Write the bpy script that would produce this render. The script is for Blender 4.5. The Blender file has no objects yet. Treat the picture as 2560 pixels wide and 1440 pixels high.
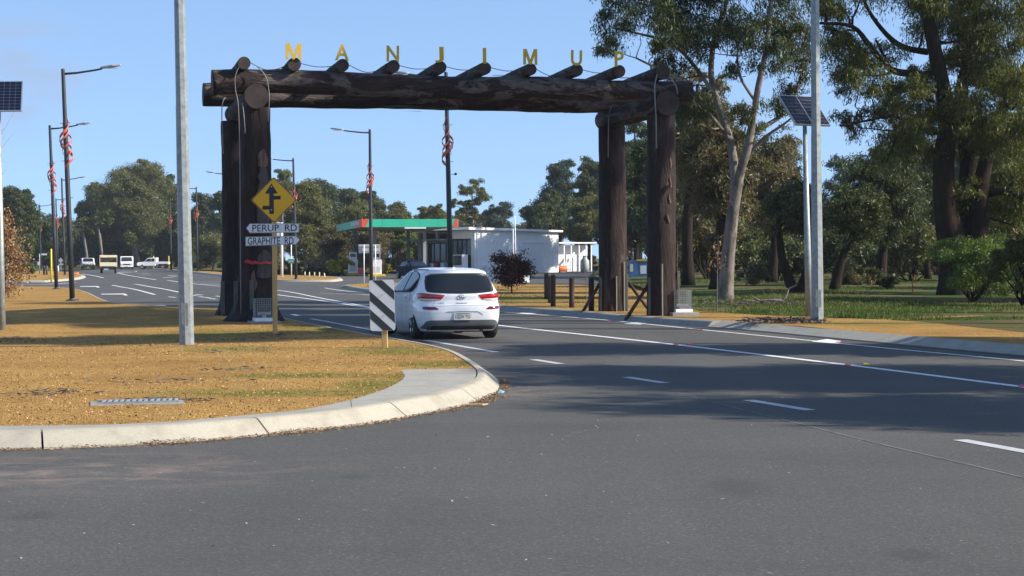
import bpy, bmesh, math, random
import numpy as np
from mathutils import Vector, Matrix, noise

R = math.radians
SC = bpy.context.scene
COL = SC.collection
rng = np.random.default_rng(7)
random.seed(7)

# ------------------------------------------------------------------ camera, sky, sun, exposure
F_PX = 4500.0
CAM_H = 1.65
PITCH, ROLL = math.atan(75.0 / F_PX), R(-0.3)
cam_d = bpy.data.cameras.new('camera')
cam_d.sensor_width = 36.0
cam_d.lens = 36.0 * F_PX / 2560.0
cam_d.clip_start, cam_d.clip_end = 0.1, 5000.0
cam = bpy.data.objects.new('camera', cam_d)
COL.objects.link(cam)
CAM_M = Matrix.Translation((0, 0, CAM_H)) @ Matrix.Rotation(R(90) - PITCH, 4, 'X') @ Matrix.Rotation(ROLL, 4, 'Z')
cam.matrix_world = CAM_M
SC.camera = cam

SUN_EL, SUN_BACK = 31.0, 10.0          # sun to the right, a little behind the camera
sdir = Vector((math.cos(R(SUN_EL)) * math.cos(R(SUN_BACK)), -math.cos(R(SUN_EL)) * math.sin(R(SUN_BACK)), math.sin(R(SUN_EL))))
w = bpy.data.worlds.new('World'); SC.world = w; w.use_nodes = True
wn = w.node_tree
sky = wn.nodes.new('ShaderNodeTexSky'); sky.sky_type = 'NISHITA'; sky.sun_disc = False
sky.sun_elevation = R(SUN_EL); sky.sun_rotation = R(90 + SUN_BACK)
sky.altitude = 250; sky.air_density = 1.0; sky.dust_density = 0.45; sky.ozone_density = 2.3
_tc = wn.nodes.new('ShaderNodeTexCoord')
_mp = wn.nodes.new('ShaderNodeMapping'); _mp.inputs['Location'].default_value = (0, 0, 0.20)      # clear winter air: no yellow band low down
wn.links.new(_tc.outputs['Generated'], _mp.inputs[0])
_nm = wn.nodes.new('ShaderNodeVectorMath'); _nm.operation = 'NORMALIZE'; wn.links.new(_mp.outputs[0], _nm.inputs[0])
wn.links.new(_nm.outputs[0], sky.inputs[0])
# a faint wisp of cloud low on the left and thin veils elsewhere
_d0 = (CAM_M.to_3x3() @ Vector(((60 - 1280) / F_PX, -(185 - 720) / F_PX, -1.0))).normalized()
_dt = wn.nodes.new('ShaderNodeVectorMath'); _dt.operation = 'DOT_PRODUCT'; _dt.inputs[1].default_value = _d0; wn.links.new(_tc.outputs['Generated'], _dt.inputs[0])
_mr = wn.nodes.new('ShaderNodeMapRange'); _mr.interpolation_type = 'SMOOTHSTEP'; wn.links.new(_dt.outputs['Value'], _mr.inputs[0])
_mr.inputs[1].default_value = 0.99915; _mr.inputs[2].default_value = 1.0
_m2 = wn.nodes.new('ShaderNodeMapping'); _m2.inputs['Scale'].default_value = (9, 9, 34); wn.links.new(_tc.outputs['Generated'], _m2.inputs[0])
_nz = wn.nodes.new('ShaderNodeTexNoise'); _nz.inputs['Scale'].default_value = 2.2; _nz.inputs['Detail'].default_value = 6; wn.links.new(_m2.outputs[0], _nz.inputs[0])
_r2 = wn.nodes.new('ShaderNodeMapRange'); _r2.inputs[1].default_value = 0.36; _r2.inputs[2].default_value = 0.62; wn.links.new(_nz.outputs[0], _r2.inputs[0])
_ml = wn.nodes.new('ShaderNodeMath'); _ml.operation = 'MULTIPLY_ADD'; _ml.inputs[2].default_value = 0.0; wn.links.new(_mr.outputs[0], _ml.inputs[0]); wn.links.new(_r2.outputs[0], _ml.inputs[1])
_m3 = wn.nodes.new('ShaderNodeMath'); _m3.operation = 'MULTIPLY'; _m3.inputs[1].default_value = 0.75; wn.links.new(_ml.outputs[0], _m3.inputs[0])
_mx = wn.nodes.new('ShaderNodeMix'); _mx.data_type = 'RGBA'; wn.links.new(_m3.outputs[0], _mx.inputs[0]); wn.links.new(sky.outputs[0], _mx.inputs[6]); _mx.inputs[7].default_value = (1.75, 2.2, 3.1, 1)
wn.links.new(_mx.outputs[2], wn.nodes['Background'].inputs[0])
wn.nodes['Background'].inputs[1].default_value = 0.15

sun_d = bpy.data.lights.new('sun', 'SUN'); sun_d.energy = 5.0; sun_d.angle = R(0.55); sun_d.color = (1.0, 0.93, 0.82)
sun = bpy.data.objects.new('sun', sun_d); COL.objects.link(sun)
sun.rotation_euler = sdir.to_track_quat('Z', 'Y').to_euler()

SC.view_settings.view_transform = 'Standard'; SC.view_settings.look = 'None'
SC.view_settings.gamma = 1.0; SC.view_settings.use_curve_mapping = False
SC.view_settings.exposure = 0.72
SC.cycles.max_bounces = 6; SC.cycles.transparent_max_bounces = 8

# ------------------------------------------------------------------ where pixels of the photograph meet the ground
def H(x, y):                            # the road climbs a little towards the petrol station
    return 0.3 * min(1.0, max(0.0, (y - 110.0) / 70.0))
CR = CAM_M.to_3x3()
def ray(u, v): return CR @ Vector(((u - 1280) / F_PX, -(v - 720) / F_PX, -1.0))
def P(u, v, zo=0.0, zf=None):           # ground point seen at that pixel
    d = ray(u, v); z = zo; p = None
    for _ in range(12):
        t = (z - CAM_H) / d.z
        p = Vector((0, 0, CAM_H)) + d * t
        z = (zf or H)(p.x, p.y) + zo
    p.z = z
    return p
def W(u, v, Y):                         # point at distance Y seen at that pixel
    d = ray(u, v)
    return Vector((0, 0, CAM_H)) + d * (Y / d.y)
def sstep(a, b, x):
    t = min(1.0, max(0.0, (x - a) / (b - a))); return t * t * (3 - 2 * t)

# ------------------------------------------------------------------ materials
def N(nt, t, ins=None, **props):
    n = nt.nodes.new(t)
    for k, v in props.items(): setattr(n, k, v)
    for k, v in (ins or {}).items():
        s = n.inputs[k]
        if isinstance(v, bpy.types.NodeSocket): nt.links.new(v, s)
        else: s.default_value = v
    return n
def c4(c): return (c[0], c[1], c[2], 1.0)
def ramp(nt, fac, stops):
    n = nt.nodes.new('ShaderNodeValToRGB'); nt.links.new(fac, n.inputs[0])
    e = n.color_ramp.elements
    while len(e) < len(stops): e.new(0.5)
    for i, (p, c) in enumerate(stops):
        e[i].position = p; e[i].color = c4(c) if not isinstance(c, (int, float)) else (c, c, c, 1)
    return n.outputs[0]
def mixc(nt, fac, a, b, blend='MIX'):
    n = nt.nodes.new('ShaderNodeMix'); n.data_type = 'RGBA'; n.blend_type = blend
    for s, v in ((n.inputs[0], fac), (n.inputs[6], a), (n.inputs[7], b)):
        if isinstance(v, bpy.types.NodeSocket): nt.links.new(v, s)
        else: s.default_value = v if isinstance(v, (int, float)) else c4(v)
    return n.outputs[2]
def math_(nt, op, a, b=0.0, clamp=False):
    n = nt.nodes.new('ShaderNodeMath'); n.operation = op; n.use_clamp = clamp
    for i, v in enumerate((a, b)):
        if isinstance(v, bpy.types.NodeSocket): nt.links.new(v, n.inputs[i])
        else: n.inputs[i].default_value = v
    return n.outputs[0]
def new_mat(name):
    m = bpy.data.materials.new(name); m.use_nodes = True
    return m, m.node_tree, m.node_tree.nodes['Principled BSDF']
def coords(nt, world=False, scale=None):
    if world: o = nt.nodes.new('ShaderNodeNewGeometry').outputs['Position']
    else: o = nt.nodes.new('ShaderNodeTexCoord').outputs['Object']
    if scale:
        o = N(nt, 'ShaderNodeMapping', {'Vector': o, 'Scale': scale}).outputs[0]
    return o
def noise_t(nt, co, scale, detail=4, rough=0.6, dist=0.0):
    return N(nt, 'ShaderNodeTexNoise', {'Vector': co, 'Scale': scale, 'Detail': detail, 'Roughness': rough, 'Distortion': dist}).outputs[0]
def bump(nt, b, h, strength, dist):
    n = N(nt, 'ShaderNodeBump', {'Height': h, 'Strength': strength, 'Distance': dist})
    nt.links.new(n.outputs[0], b.inputs['Normal'])

def simple(name, col, rough=0.55, metal=0.0, var=0.18, scale=4.0, spec=0.5, coat=0.0, bmp=0.0, stretch=None, dirt=None, world=False):
    m, nt, b = new_mat(name)
    co = coords(nt, world, stretch)
    f = noise_t(nt, co, scale, 5, 0.65)
    lo = tuple(x * (1 - var) for x in col); hi = tuple(min(1, x * (1 + var)) for x in col)
    c = ramp(nt, f, [(0.3, lo), (0.7, hi)])
    if dirt:
        g = noise_t(nt, co, scale * 0.37, 6, 0.7)
        c = mixc(nt, ramp(nt, g, [(0.5, 0.0), (0.72, dirt[1])]), c, dirt[0])
    nt.links.new(c, b.inputs['Base Color'])
    b.inputs['Roughness'].default_value = rough; b.inputs['Metallic'].default_value = metal
    b.inputs['Specular IOR Level'].default_value = spec
    if coat: b.inputs['Coat Weight'].default_value = coat; b.inputs['Coat Roughness'].default_value = 0.04
    if bmp: bump(nt, b, noise_t(nt, co, scale * 6, 4), bmp, 0.01)
    return m

def blob(nt, pos, cx, cy, rx, ry):
    mp = N(nt, 'ShaderNodeMapping', {'Vector': pos, 'Location': (-cx / rx, -cy / ry, 0), 'Scale': (1 / rx, 1 / ry, 0.0)}).outputs[0]
    d = N(nt, 'ShaderNodeVectorMath', {0: mp}, operation='LENGTH').outputs['Value']
    return N(nt, 'ShaderNodeMapRange', {'Value': d, 'From Min': 1.0, 'From Max': 0.25, 'To Min': 0.0, 'To Max': 1.0}, interpolation_type='SMOOTHSTEP').outputs[0]

def m_asphalt():
    m, nt, b = new_mat('asphalt')
    p = coords(nt, True)
    fine = noise_t(nt, p, 190, 3, 0.7)
    mid = noise_t(nt, p, 26, 5, 0.7)
    big = noise_t(nt, N(nt, 'ShaderNodeMapping', {'Vector': p, 'Scale': (0.35, 0.9, 1), 'Rotation': (0, 0, 0.3)}).outputs[0], 0.55, 6, 0.62, 0.4)
    c = ramp(nt, fine, [(0.25, (0.055, 0.0525, 0.0485)), (0.55, (0.089, 0.0850, 0.0770)), (0.8, (0.150, 0.145, 0.133))])
    c = mixc(nt, 1.0, c, ramp(nt, mid, [(0.3, 0.82), (0.7, 1.14)]), 'MULTIPLY')
    c = mixc(nt, 1.0, c, ramp(nt, big, [(0.3, 0.88), (0.5, 1.0), (0.72, 1.10)]), 'MULTIPLY')
    ch = N(nt, 'ShaderNodeTexVoronoi', {'Vector': p, 'Scale': 75.0, 'Randomness': 1.0})
    c = mixc(nt, 1.0, c, ramp(nt, N(nt, 'ShaderNodeSeparateColor', {0: ch.outputs['Color']}).outputs[0], [(0.0, 0.74), (0.5, 1.0), (0.93, 1.08), (1.0, 1.75)]), 'MULTIPLY')
    trk = noise_t(nt, N(nt, 'ShaderNodeMapping', {'Vector': p, 'Scale': (1.0, 0.10, 1), 'Rotation': (0, 0, -0.26)}).outputs[0], 0.9, 3, 0.5)
    c = mixc(nt, 1.0, c, ramp(nt, trk, [(0.35, 0.93), (0.65, 1.06)]), 'MULTIPLY')
    vo = N(nt, 'ShaderNodeTexVoronoi', {'Vector': p, 'Scale': 34.0, 'Randomness': 1.0})
    dots = ramp(nt, vo.outputs['Distance'], [(0.035, 1.0), (0.07, 0.0)])
    rare = ramp(nt, N(nt, 'ShaderNodeSeparateColor', {0: vo.outputs['Color']}).outputs[0], [(0.86, 0.0), (0.9, 1.0)])
    c = mixc(nt, math_(nt, 'MULTIPLY', dots, math_(nt, 'MULTIPLY', rare, 0.5)), c, (0.022, 0.02, 0.018))
    # reddish dust washed out along the kerb
    q = N(nt, 'ShaderNodeMapping', {'Vector': p, 'Scale': (1.0, 1.5, 1), 'Rotation': (0, 0, -0.25)}).outputs[0]
    dn = noise_t(nt, q, 1.5, 6, 0.7, 0.6)
    area = blob(nt, p, -3.6, 14.1, 2.9, 1.9)
    area = math_(nt, 'MAXIMUM', area, blob(nt, p, 0.1, 22.6, 1.0, 2.6))
    oil = None
    for bl in ((-3.1, 11.6, .22, .34), (1.6, 12.9, .3, .8), (2.2, 9.9, .25, .3), (-1.2, 13.6, .16, .25)):
        q_ = blob(nt, p, *bl); oil = q_ if oil is None else math_(nt, 'MAXIMUM', oil, q_)
    c = mixc(nt, math_(nt, 'MULTIPLY', oil, 0.32), c, (0.030, 0.029, 0.027))
    dust = math_(nt, 'MULTIPLY', area, ramp(nt, dn, [(0.46, 0.0), (0.68, 0.6)]))
    c = mixc(nt, dust, c, (0.27, 0.20, 0.16))
    nt.links.new(c, b.inputs['Base Color'])
    b.inputs['Roughness'].default_value = 0.86; b.inputs['Specular IOR Level'].default_value = 0.3
    bump(nt, b, fine, 0.5, 0.006)
    return m

def m_gravel(green):
    m, nt, b = new_mat('pea_gravel')
    p = coords(nt, True)
    v = N(nt, 'ShaderNodeTexVoronoi', {'Vector': p, 'Scale': 52.0, 'Randomness': 1.0})
    r = N(nt, 'ShaderNodeSeparateColor', {0: v.outputs['Color']}).outputs[0]
    c = ramp(nt, r, [(0.0, (0.28, 0.135, 0.034)), (0.35, (0.41, 0.226, 0.062)), (0.7, (0.50, 0.298, 0.092)), (0.97, (0.58, 0.40, 0.15))])
    big = noise_t(nt, p, 0.55, 6, 0.65, 0.3)
    c = mixc(nt, 1.0, c, ramp(nt, big, [(0.3, (0.74, 0.68, 0.66)), (0.55, (1, 1, 1)), (0.75, (1.1, 1.08, 1.0))]), 'MULTIPLY')
    mid = noise_t(nt, p, 5.5, 5, 0.75)
    c = mixc(nt, ramp(nt, mid, [(0.56, 0.0), (0.72, 0.4)]), c, (0.16, 0.085, 0.035))
    g = None
    for bl in green:
        k = blob(nt, p, *bl); g = k if g is None else math_(nt, 'MAXIMUM', g, k)
    gn = noise_t(nt, p, 3.2, 6, 0.75)
    gm = math_(nt, 'MULTIPLY', g, ramp(nt, gn, [(0.34, 0.0), (0.56, 0.9)]))
    c = mixc(nt, gm, c, mixc(nt, r, (0.10, 0.13, 0.02), (0.24, 0.22, 0.05)))
    nt.links.new(c, b.inputs['Base Color'])
    b.inputs['Roughness'].default_value = 0.95; b.inputs['Specular IOR Level'].default_value = 0.1
    hh = math_(nt, 'ADD', math_(nt, 'MULTIPLY', v.outputs['Distance'], -1.0), math_(nt, 'MULTIPLY', mid, 0.8))
    bump(nt, b, hh, 0.9, 0.03)
    return m

def m_grass_ground():
    m, nt, b = new_mat('grassy_soil')
    p = coords(nt, True)
    a = noise_t(nt, p, 0.22, 6, 0.7, 0.5); f = noise_t(nt, p, 9, 6, 0.75)
    c = ramp(nt, f, [(0.3, (0.028, 0.045, 0.012)), (0.6, (0.065, 0.098, 0.02)), (0.8, (0.12, 0.135, 0.045))])
    c = mixc(nt, ramp(nt, a, [(0.44, 0.0), (0.62, 0.9)]), c, mixc(nt, f, (0.10, 0.06, 0.03), (0.24, 0.15, 0.08)))
    nt.links.new(c, b.inputs['Base Color'])
    b.inputs['Roughness'].default_value = 0.95; b.inputs['Specular IOR Level'].default_value = 0.1
    bump(nt, b, f, 0.8, 0.06)
    return m

def m_concrete(name, col, dirt=(0.22, 0.19, 0.14)):
    m, nt, b = new_mat(name)
    p = coords(nt, True)
    f = noise_t(nt, p, 70, 4, 0.7); g = noise_t(nt, p, 2.6, 6, 0.7, 0.3)
    c = ramp(nt, f, [(0.3, tuple(x * 0.86 for x in col)), (0.7, tuple(min(1, x * 1.08) for x in col))])
    c = mixc(nt, ramp(nt, g, [(0.46, 0.0), (0.74, 0.6)]), c, dirt)
    k = noise_t(nt, N(nt, 'ShaderNodeMapping', {'Vector': p, 'Scale': (1, 1, 9)}).outputs[0], 9, 5, 0.75)
    c = mixc(nt, ramp(nt, k, [(0.58, 0.0), (0.74, 0.45)]), c, (0.10, 0.085, 0.065))
    nt.links.new(c, b.inputs['Base Color'])
    b.inputs['Roughness'].default_value = 0.9; b.inputs['Specular IOR Level'].default_value = 0.25
    bump(nt, b, f, 0.35, 0.004)
    return m

def m_paint(name, col):
    m, nt, b = new_mat(name)
    p = coords(nt, True)
    f = noise_t(nt, p, 55, 5, 0.75); g = noise_t(nt, p, 3, 5, 0.7)
    c = mixc(nt, ramp(nt, f, [(0.52, 0.0), (0.75, 0.6)]), col, (0.2, 0.2, 0.2))
    c = mixc(nt, 1.0, c, ramp(nt, g, [(0.3, 0.8), (0.65, 1.0)]), 'MULTIPLY')
    nt.links.new(c, b.inputs['Base Color']); b.inputs['Roughness'].default_value = 0.7
    return m

def m_bark_log(name, stretch, patch=(0.53, 0.57), pscale=1.5, amount=0.85):
    m, nt, b = new_mat(name)
    co = coords(nt, False, stretch)
    f = noise_t(nt, co, 3.2, 8, 0.72, 0.4); g = noise_t(nt, co, pscale, 7, 0.68, 0.9); h = noise_t(nt, co, 9, 6, 0.75)
    c = ramp(nt, f, [(0.28, (0.007, 0.0045, 0.0045)), (0.52, (0.030, 0.0165, 0.0145)), (0.78, (0.078, 0.043, 0.036))])
    c = mixc(nt, math_(nt, 'MULTIPLY', ramp(nt, g, [(patch[0], 0.0), (patch[1], 1.0)]), amount), c, mixc(nt, ramp(nt, h, [(0.3, 0.0), (0.7, 1.0)]), (0.045, 0.031, 0.028), (0.185, 0.15, 0.132)))
    c = mixc(nt, ramp(nt, h, [(0.68, 0.0), (0.74, 0.45)]), c, (0.15, 0.085, 0.055))
    nt.links.new(c, b.inputs['Base Color'])
    b.inputs['Roughness'].default_value = 0.78; b.inputs['Specular IOR Level'].default_value = 0.3
    bump(nt, b, math_(nt, 'ADD', f, math_(nt, 'MULTIPLY', g, 0.8)), 1.0, 0.09)
    return m

def m_leaf(name, dark, light, trans=0.3, warm=None, rough=0.5):
    m, nt, b = new_mat(name)
    g = nt.nodes.new('ShaderNodeNewGeometry')
    rnd = g.outputs['Random Per Island']
    stops = [(0.0, dark), (0.75, light)]
    c = ramp(nt, rnd, stops + ([(0.9, light), (0.97, warm)] if warm else [(1.0, tuple(x * 1.25 for x in light))]))
    big = noise_t(nt, coords(nt, True), 0.45, 3, 0.6)
    c = mixc(nt, 1.0, c, ramp(nt, big, [(0.3, (0.75, 0.8, 0.8)), (0.7, (1.2, 1.15, 1.0))]), 'MULTIPLY')
    nt.links.new(c, b.inputs['Base Color'])
    b.inputs['Roughness'].default_value = rough; b.inputs['Specular IOR Level'].default_value = 0.35
    tr = N(nt, 'ShaderNodeBsdfTranslucent', {'Color': mixc(nt, 1.0, c, (1.15, 1.25, 0.55), 'MULTIPLY')})
    mx = N(nt, 'ShaderNodeMixShader', {0: trans, 1: b.outputs[0], 2: tr.outputs[0]})
    nt.links.new(mx.outputs[0], nt.nodes['Material Output'].inputs[0])
    return m

def m_bark(name, dark, light, patch=None, stretch=(6, 6, 1)):
    m, nt, b = new_mat(name)
    co = coords(nt, False, stretch)
    f = noise_t(nt, co, 2.0, 7, 0.72, 0.3)
    c = ramp(nt, f, [(0.3, dark), (0.7, light)])
    if patch:
        g = noise_t(nt, coords(nt, False, (1.6, 1.6, 0.7)), 1.6, 5, 0.65, 0.6)
        c = mixc(nt, ramp(nt, g, [(0.5, 0.0), (0.58, 0.8)]), c, patch)
    nt.links.new(c, b.inputs['Base Color']); b.inputs['Roughness'].default_value = 0.9
    b.inputs['Specular IOR Level'].default_value = 0.15
    bump(nt, b, f, 0.8, 0.04)
    return m

def m_glass(name, col=(0.012, 0.015, 0.018), rough=0.04):
    m, nt, b = new_mat(name)
    b.inputs['Base Color'].default_value = c4(col); b.inputs['Roughness'].default_value = rough
    b.inputs['Specular IOR Level'].default_value = 0.45
    return m

def m_carpaint(name, col, rough=0.3):
    m, nt, b = new_mat(name)
    if col[0] < .1: b.inputs['Specular IOR Level'].default_value = .06; rough = .6
    g = noise_t(nt, coords(nt), 2.2, 6, 0.7)
    c = mixc(nt, ramp(nt, g, [(0.55, 0.0), (0.8, 0.22)]), col, tuple(x * 0.72 for x in col))
    nt.links.new(c, b.inputs['Base Color']); b.inputs['Roughness'].default_value = rough
    b.inputs['Coat Weight'].default_value = 0.7 if col[0] > .1 else 0.0; b.inputs['Coat Roughness'].default_value = 0.05
    return m

MT = {}
MT['asphalt'] = m_asphalt()
MT['concrete'] = m_concrete('kerb_concrete', (0.40, 0.365, 0.29))
MT['path_concrete'] = m_concrete('path_concrete', (0.345, 0.33, 0.285))
MT['grey_concrete'] = m_concrete('grey_concrete', (0.30, 0.285, 0.26), (0.15, 0.13, 0.1))
MT['line_white'] = m_paint('road_paint_white', (0.80, 0.80, 0.78))
MT['line_grey'] = m_paint('road_paint_worn', (0.52, 0.52, 0.51))
MT['rust_orange'] = simple('faded_orange', (0.34, 0.07, 0.02), 0.6, var=.2)
MT['seam'] = simple('paving_seam', (0.12, 0.118, 0.112), 0.9, var=.5, scale=5, world=True)
MT['grass_soil'] = m_grass_ground()
MT['log_v'] = m_bark_log('dark_log_upright', (1.6, 1.6, 0.35), (0.58, 0.66), 1.0, 0.45)
MT['log_h'] = m_bark_log('dark_log_level', (0.55, 1.7, 1.7), (0.50, 0.54), 1.2, 0.95)
MT['log_y'] = m_bark_log('dark_log_cross', (1.6, 0.4, 1.6))
MT['log_end'] = simple('sawn_log_end', (0.034, 0.021, 0.019), 0.85, var=0.45, scale=7, bmp=0.6)
MT['galv'] = simple('galvanised_steel', (0.27, 0.29, 0.285), 0.5, metal=0.4, var=0.28, scale=9, bmp=0.1)
MT['dark_steel'] = simple('dark_grey_steel', (0.045, 0.048, 0.055), 0.5, var=0.2)
MT['black_pole'] = simple('black_steel', (0.030, 0.032, 0.036), 0.5, var=0.2)
MT['black'] = simple('black_plastic', (0.012, 0.012, 0.013), 0.55, var=0.2)
MT['rubber'] = simple('tyre_rubber', (0.018, 0.018, 0.019), 0.85, var=0.25)
MT['red_ribbon'] = simple('orange_red_ribbon', (0.56, 0.11, 0.06), 0.42, var=0.22)
MT['letter_yellow'] = simple('yellow_letter_paint', (0.58, 0.365, 0.020), 0.55, var=0.18, scale=6, dirt=((0.30, 0.19, 0.03), 0.5))
MT['sign_yellow'] = simple('yellow_sign_sheeting', (0.74, 0.40, 0.008), 0.45, var=0.06, scale=3)
MT['sign_black'] = simple('black_sign_paint', (0.014, 0.014, 0.014), 0.5, var=0.1)
MT['sign_white'] = simple('white_sign_sheeting', (0.70, 0.71, 0.72), 0.45, var=0.06, scale=3)
MT['sign_grey'] = simple('grey_sign_sheeting', (0.50, 0.52, 0.54), 0.45, var=0.08, scale=3)
MT['chev_dark'] = simple('charcoal_sign_paint', (0.030, 0.035, 0.038), 0.5, var=0.12)
MT['timber'] = simple('sawn_pine_post', (0.56, 0.34, 0.13), 0.8, var=0.2, scale=3, stretch=(6, 6, 0.8), bmp=0.3)
MT['timber_dark'] = simple('dark_red_timber', (0.045, 0.020, 0.017), 0.75, var=0.35, scale=3, stretch=(5, 5, 0.7), bmp=0.4)
MT['bolt'] = simple('zinc_bolt', (0.5, 0.5, 0.5), 0.35, metal=0.9, var=0.1)
MT['red_tape'] = simple('red_tape', (0.42, 0.012, 0.02), 0.4, var=0.2)
MT['white_paint'] = simple('white_wall_paint', (0.75, 0.76, 0.765), 0.6, var=0.04, scale=1.2, dirt=((0.55, 0.54, 0.52), 0.35))
MT['white_metal'] = simple('white_enamel', (0.80, 0.80, 0.80), 0.4, var=0.05)
MT['grey_paint'] = simple('grey_paint', (0.32, 0.33, 0.34), 0.55, var=0.12)
MT['canopy_green'] = simple('teal_green_fascia', (0.045, 0.50, 0.30), 0.4, var=0.06, scale=1.0)
MT['canopy_red'] = simple('orange_red_fascia', (0.72, 0.10, 0.05), 0.4, var=0.06, scale=1.0)
MT['soffit'] = simple('canopy_soffit', (0.42, 0.42, 0.41), 0.7, var=0.08)
MT['pink'] = simple('pink_red_plastic', (0.62, 0.08, 0.14), 0.45, var=0.1)
MT['kerb_yellow'] = simple('yellow_kerb_paint', (0.66, 0.44, 0.04), 0.6, var=0.12)
MT['post_yellow'] = simple('yellow_post_paint', (0.80, 0.56, 0.03), 0.5, var=0.1)
MT['orange'] = simple('orange_plastic', (0.78, 0.16, 0.04), 0.5, var=0.12)
MT['blue_paint'] = simple('blue_shed_paint', (0.06, 0.16, 0.30), 0.55, var=0.18)
MT['cyan'] = simple('pale_blue_plastic', (0.25, 0.50, 0.58), 0.5, var=0.1)
MT['car_white'] = m_carpaint('white_car_paint', (0.80, 0.80, 0.80))
MT['car_blue'] = m_carpaint('dark_blue_car_paint', (0.004, 0.005, 0.020), 0.3)
MT['glass'] = m_glass('tinted_glass')
MT['shop_glass'] = m_glass('shop_glass', (0.03, 0.035, 0.035), 0.06)
MT['grey_plastic'] = simple('grey_bumper_plastic', (0.10, 0.105, 0.11), 0.5, var=0.08)
MT['silver'] = simple('silver_alloy', (0.55, 0.55, 0.56), 0.3, metal=0.8, var=0.06)
MT['lens_red'] = simple('red_lamp_lens', (0.40, 0.008, 0.010), 0.12, var=0.2, coat=0.6)
MT['lens_dark'] = simple('dark_red_lens', (0.17, 0.004, 0.010), 0.15, var=0.2, coat=0.6)
MT['lens_clear'] = simple('clear_lamp_lens', (0.62, 0.60, 0.60), 0.15, var=0.1, coat=0.6)
MT['plate'] = simple('cream_plate', (0.68, 0.66, 0.56), 0.5, var=0.06)
MT['plate_ink'] = simple('plate_ink', (0.05, 0.06, 0.10), 0.5, var=0.1)
MT['cream'] = simple('cream_enamel', (0.74, 0.66, 0.46), 0.45, var=0.08)
MT['solar'] = simple('solar_cell_blue', (0.008, 0.010, 0.028), 0.35, var=0.3, scale=9, spec=0.25)
MT['twig'] = simple('dead_twig', (0.15, 0.11, 0.075), 0.9, var=0.4, scale=8)
MT['litter'] = simple('leaf_litter', (0.24, 0.15, 0.08), 0.95, var=0.6, scale=14)
MT['ash_bark'] = simple('grey_bark_litter', (0.12, 0.095, 0.075), 0.95, var=0.5, scale=10)
MT['bark_white'] = m_bark('pale_gum_bark', (0.12, 0.102, 0.088), (0.27, 0.236, 0.205), (0.085, 0.068, 0.056), (2, 2, 1))
MT['bark_dark'] = m_bark('dark_stringy_bark', (0.010, 0.007, 0.0055), (0.035, 0.025, 0.019))
MT['bark_red'] = m_bark('reddish_stringy_bark', (0.012, 0.008, 0.006), (0.048, 0.030, 0.021))
MT['bark_grey'] = m_bark('grey_bark', (0.08, 0.07, 0.06), (0.24, 0.21, 0.18))
MT['leaf_gum'] = m_leaf('gum_leaves', (0.028, 0.044, 0.012), (0.145, 0.152, 0.030), 0.36, (0.30, 0.24, 0.06))
MT['leaf_gum_dark'] = m_leaf('dark_gum_leaves', (0.020, 0.034, 0.015), (0.078, 0.094, 0.030), 0.28, (0.20, 0.16, 0.05))
MT['leaf_dark'] = m_leaf('dark_leaves', (0.022, 0.038, 0.016), (0.078, 0.098, 0.036), 0.28, (0.15, 0.14, 0.05))
MT['leaf_blue'] = m_leaf('blue_green_leaves', (0.028, 0.046, 0.036), (0.072, 0.10, 0.07), 0.25)
MT['leaf_olive'] = m_leaf('olive_leaves', (0.060, 0.072, 0.026), (0.165, 0.165, 0.060), 0.32, (0.24, 0.17, 0.08))
MT['leaf_brown'] = m_leaf('brown_olive_leaves', (0.060, 0.054, 0.026), (0.165, 0.14, 0.072), 0.3, (0.22, 0.13, 0.07))
MT['leaf_bright'] = m_leaf('bright_leaves', (0.045, 0.085, 0.018), (0.13, 0.19, 0.04), 0.35, (0.26, 0.27, 0.06))
MT['leaf_yellow'] = m_leaf('yellow_flowering_leaves', (0.13, 0.14, 0.02), (0.44, 0.36, 0.025), 0.3, (0.62, 0.50, 0.03))
MT['leaf_autumn'] = m_leaf('dry_autumn_leaves', (0.15, 0.065, 0.03), (0.40, 0.225, 0.115), 0.3, (0.54, 0.38, 0.25), 0.6)
MT['leaf_purple'] = m_leaf('purple_brown_leaves', (0.025, 0.010, 0.010), (0.075, 0.028, 0.024), 0.2, (0.13, 0.05, 0.03))
MT['grass'] = m_leaf('grass_blades', (0.036, 0.060, 0.011), (0.095, 0.14, 0.022), 0.3, (0.22, 0.18, 0.06), 0.7)

# ------------------------------------------------------------------ object helpers
def link(o, parent=None):
    COL.objects.link(o)
    if parent: o.parent = parent
    return o
def tag(o, label=None, cat=None, group=None, kind=None):
    for k, v in (('label', label), ('category', cat), ('group', group), ('kind', kind)):
        if v: o[k] = v
    return o
def thing(name, label, cat, loc=(0, 0, 0), rz=0.0, group=None):
    o = bpy.data.objects.new(name, None); o.empty_display_size = 0.2
    o.location = loc; o.rotation_euler = (0, 0, rz); link(o)
    return tag(o, label, cat, group)
def kids(o): return [c for c in bpy.data.objects if c.parent == o]
def copy_tree(o, parent=None):
    c = o.copy(); link(c, parent)
    for ch in kids(o): copy_tree(ch, c)
    return c
def mesh_obj(name, me, mat, parent=None, smooth=False):
    if mat and not me.materials:
        for q in (mat if isinstance(mat, (list, tuple)) else [mat]): me.materials.append(q)
    if smooth: me.polygons.foreach_set('use_smooth', [True] * len(me.polygons))
    return link(bpy.data.objects.new(name, me), parent)

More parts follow.
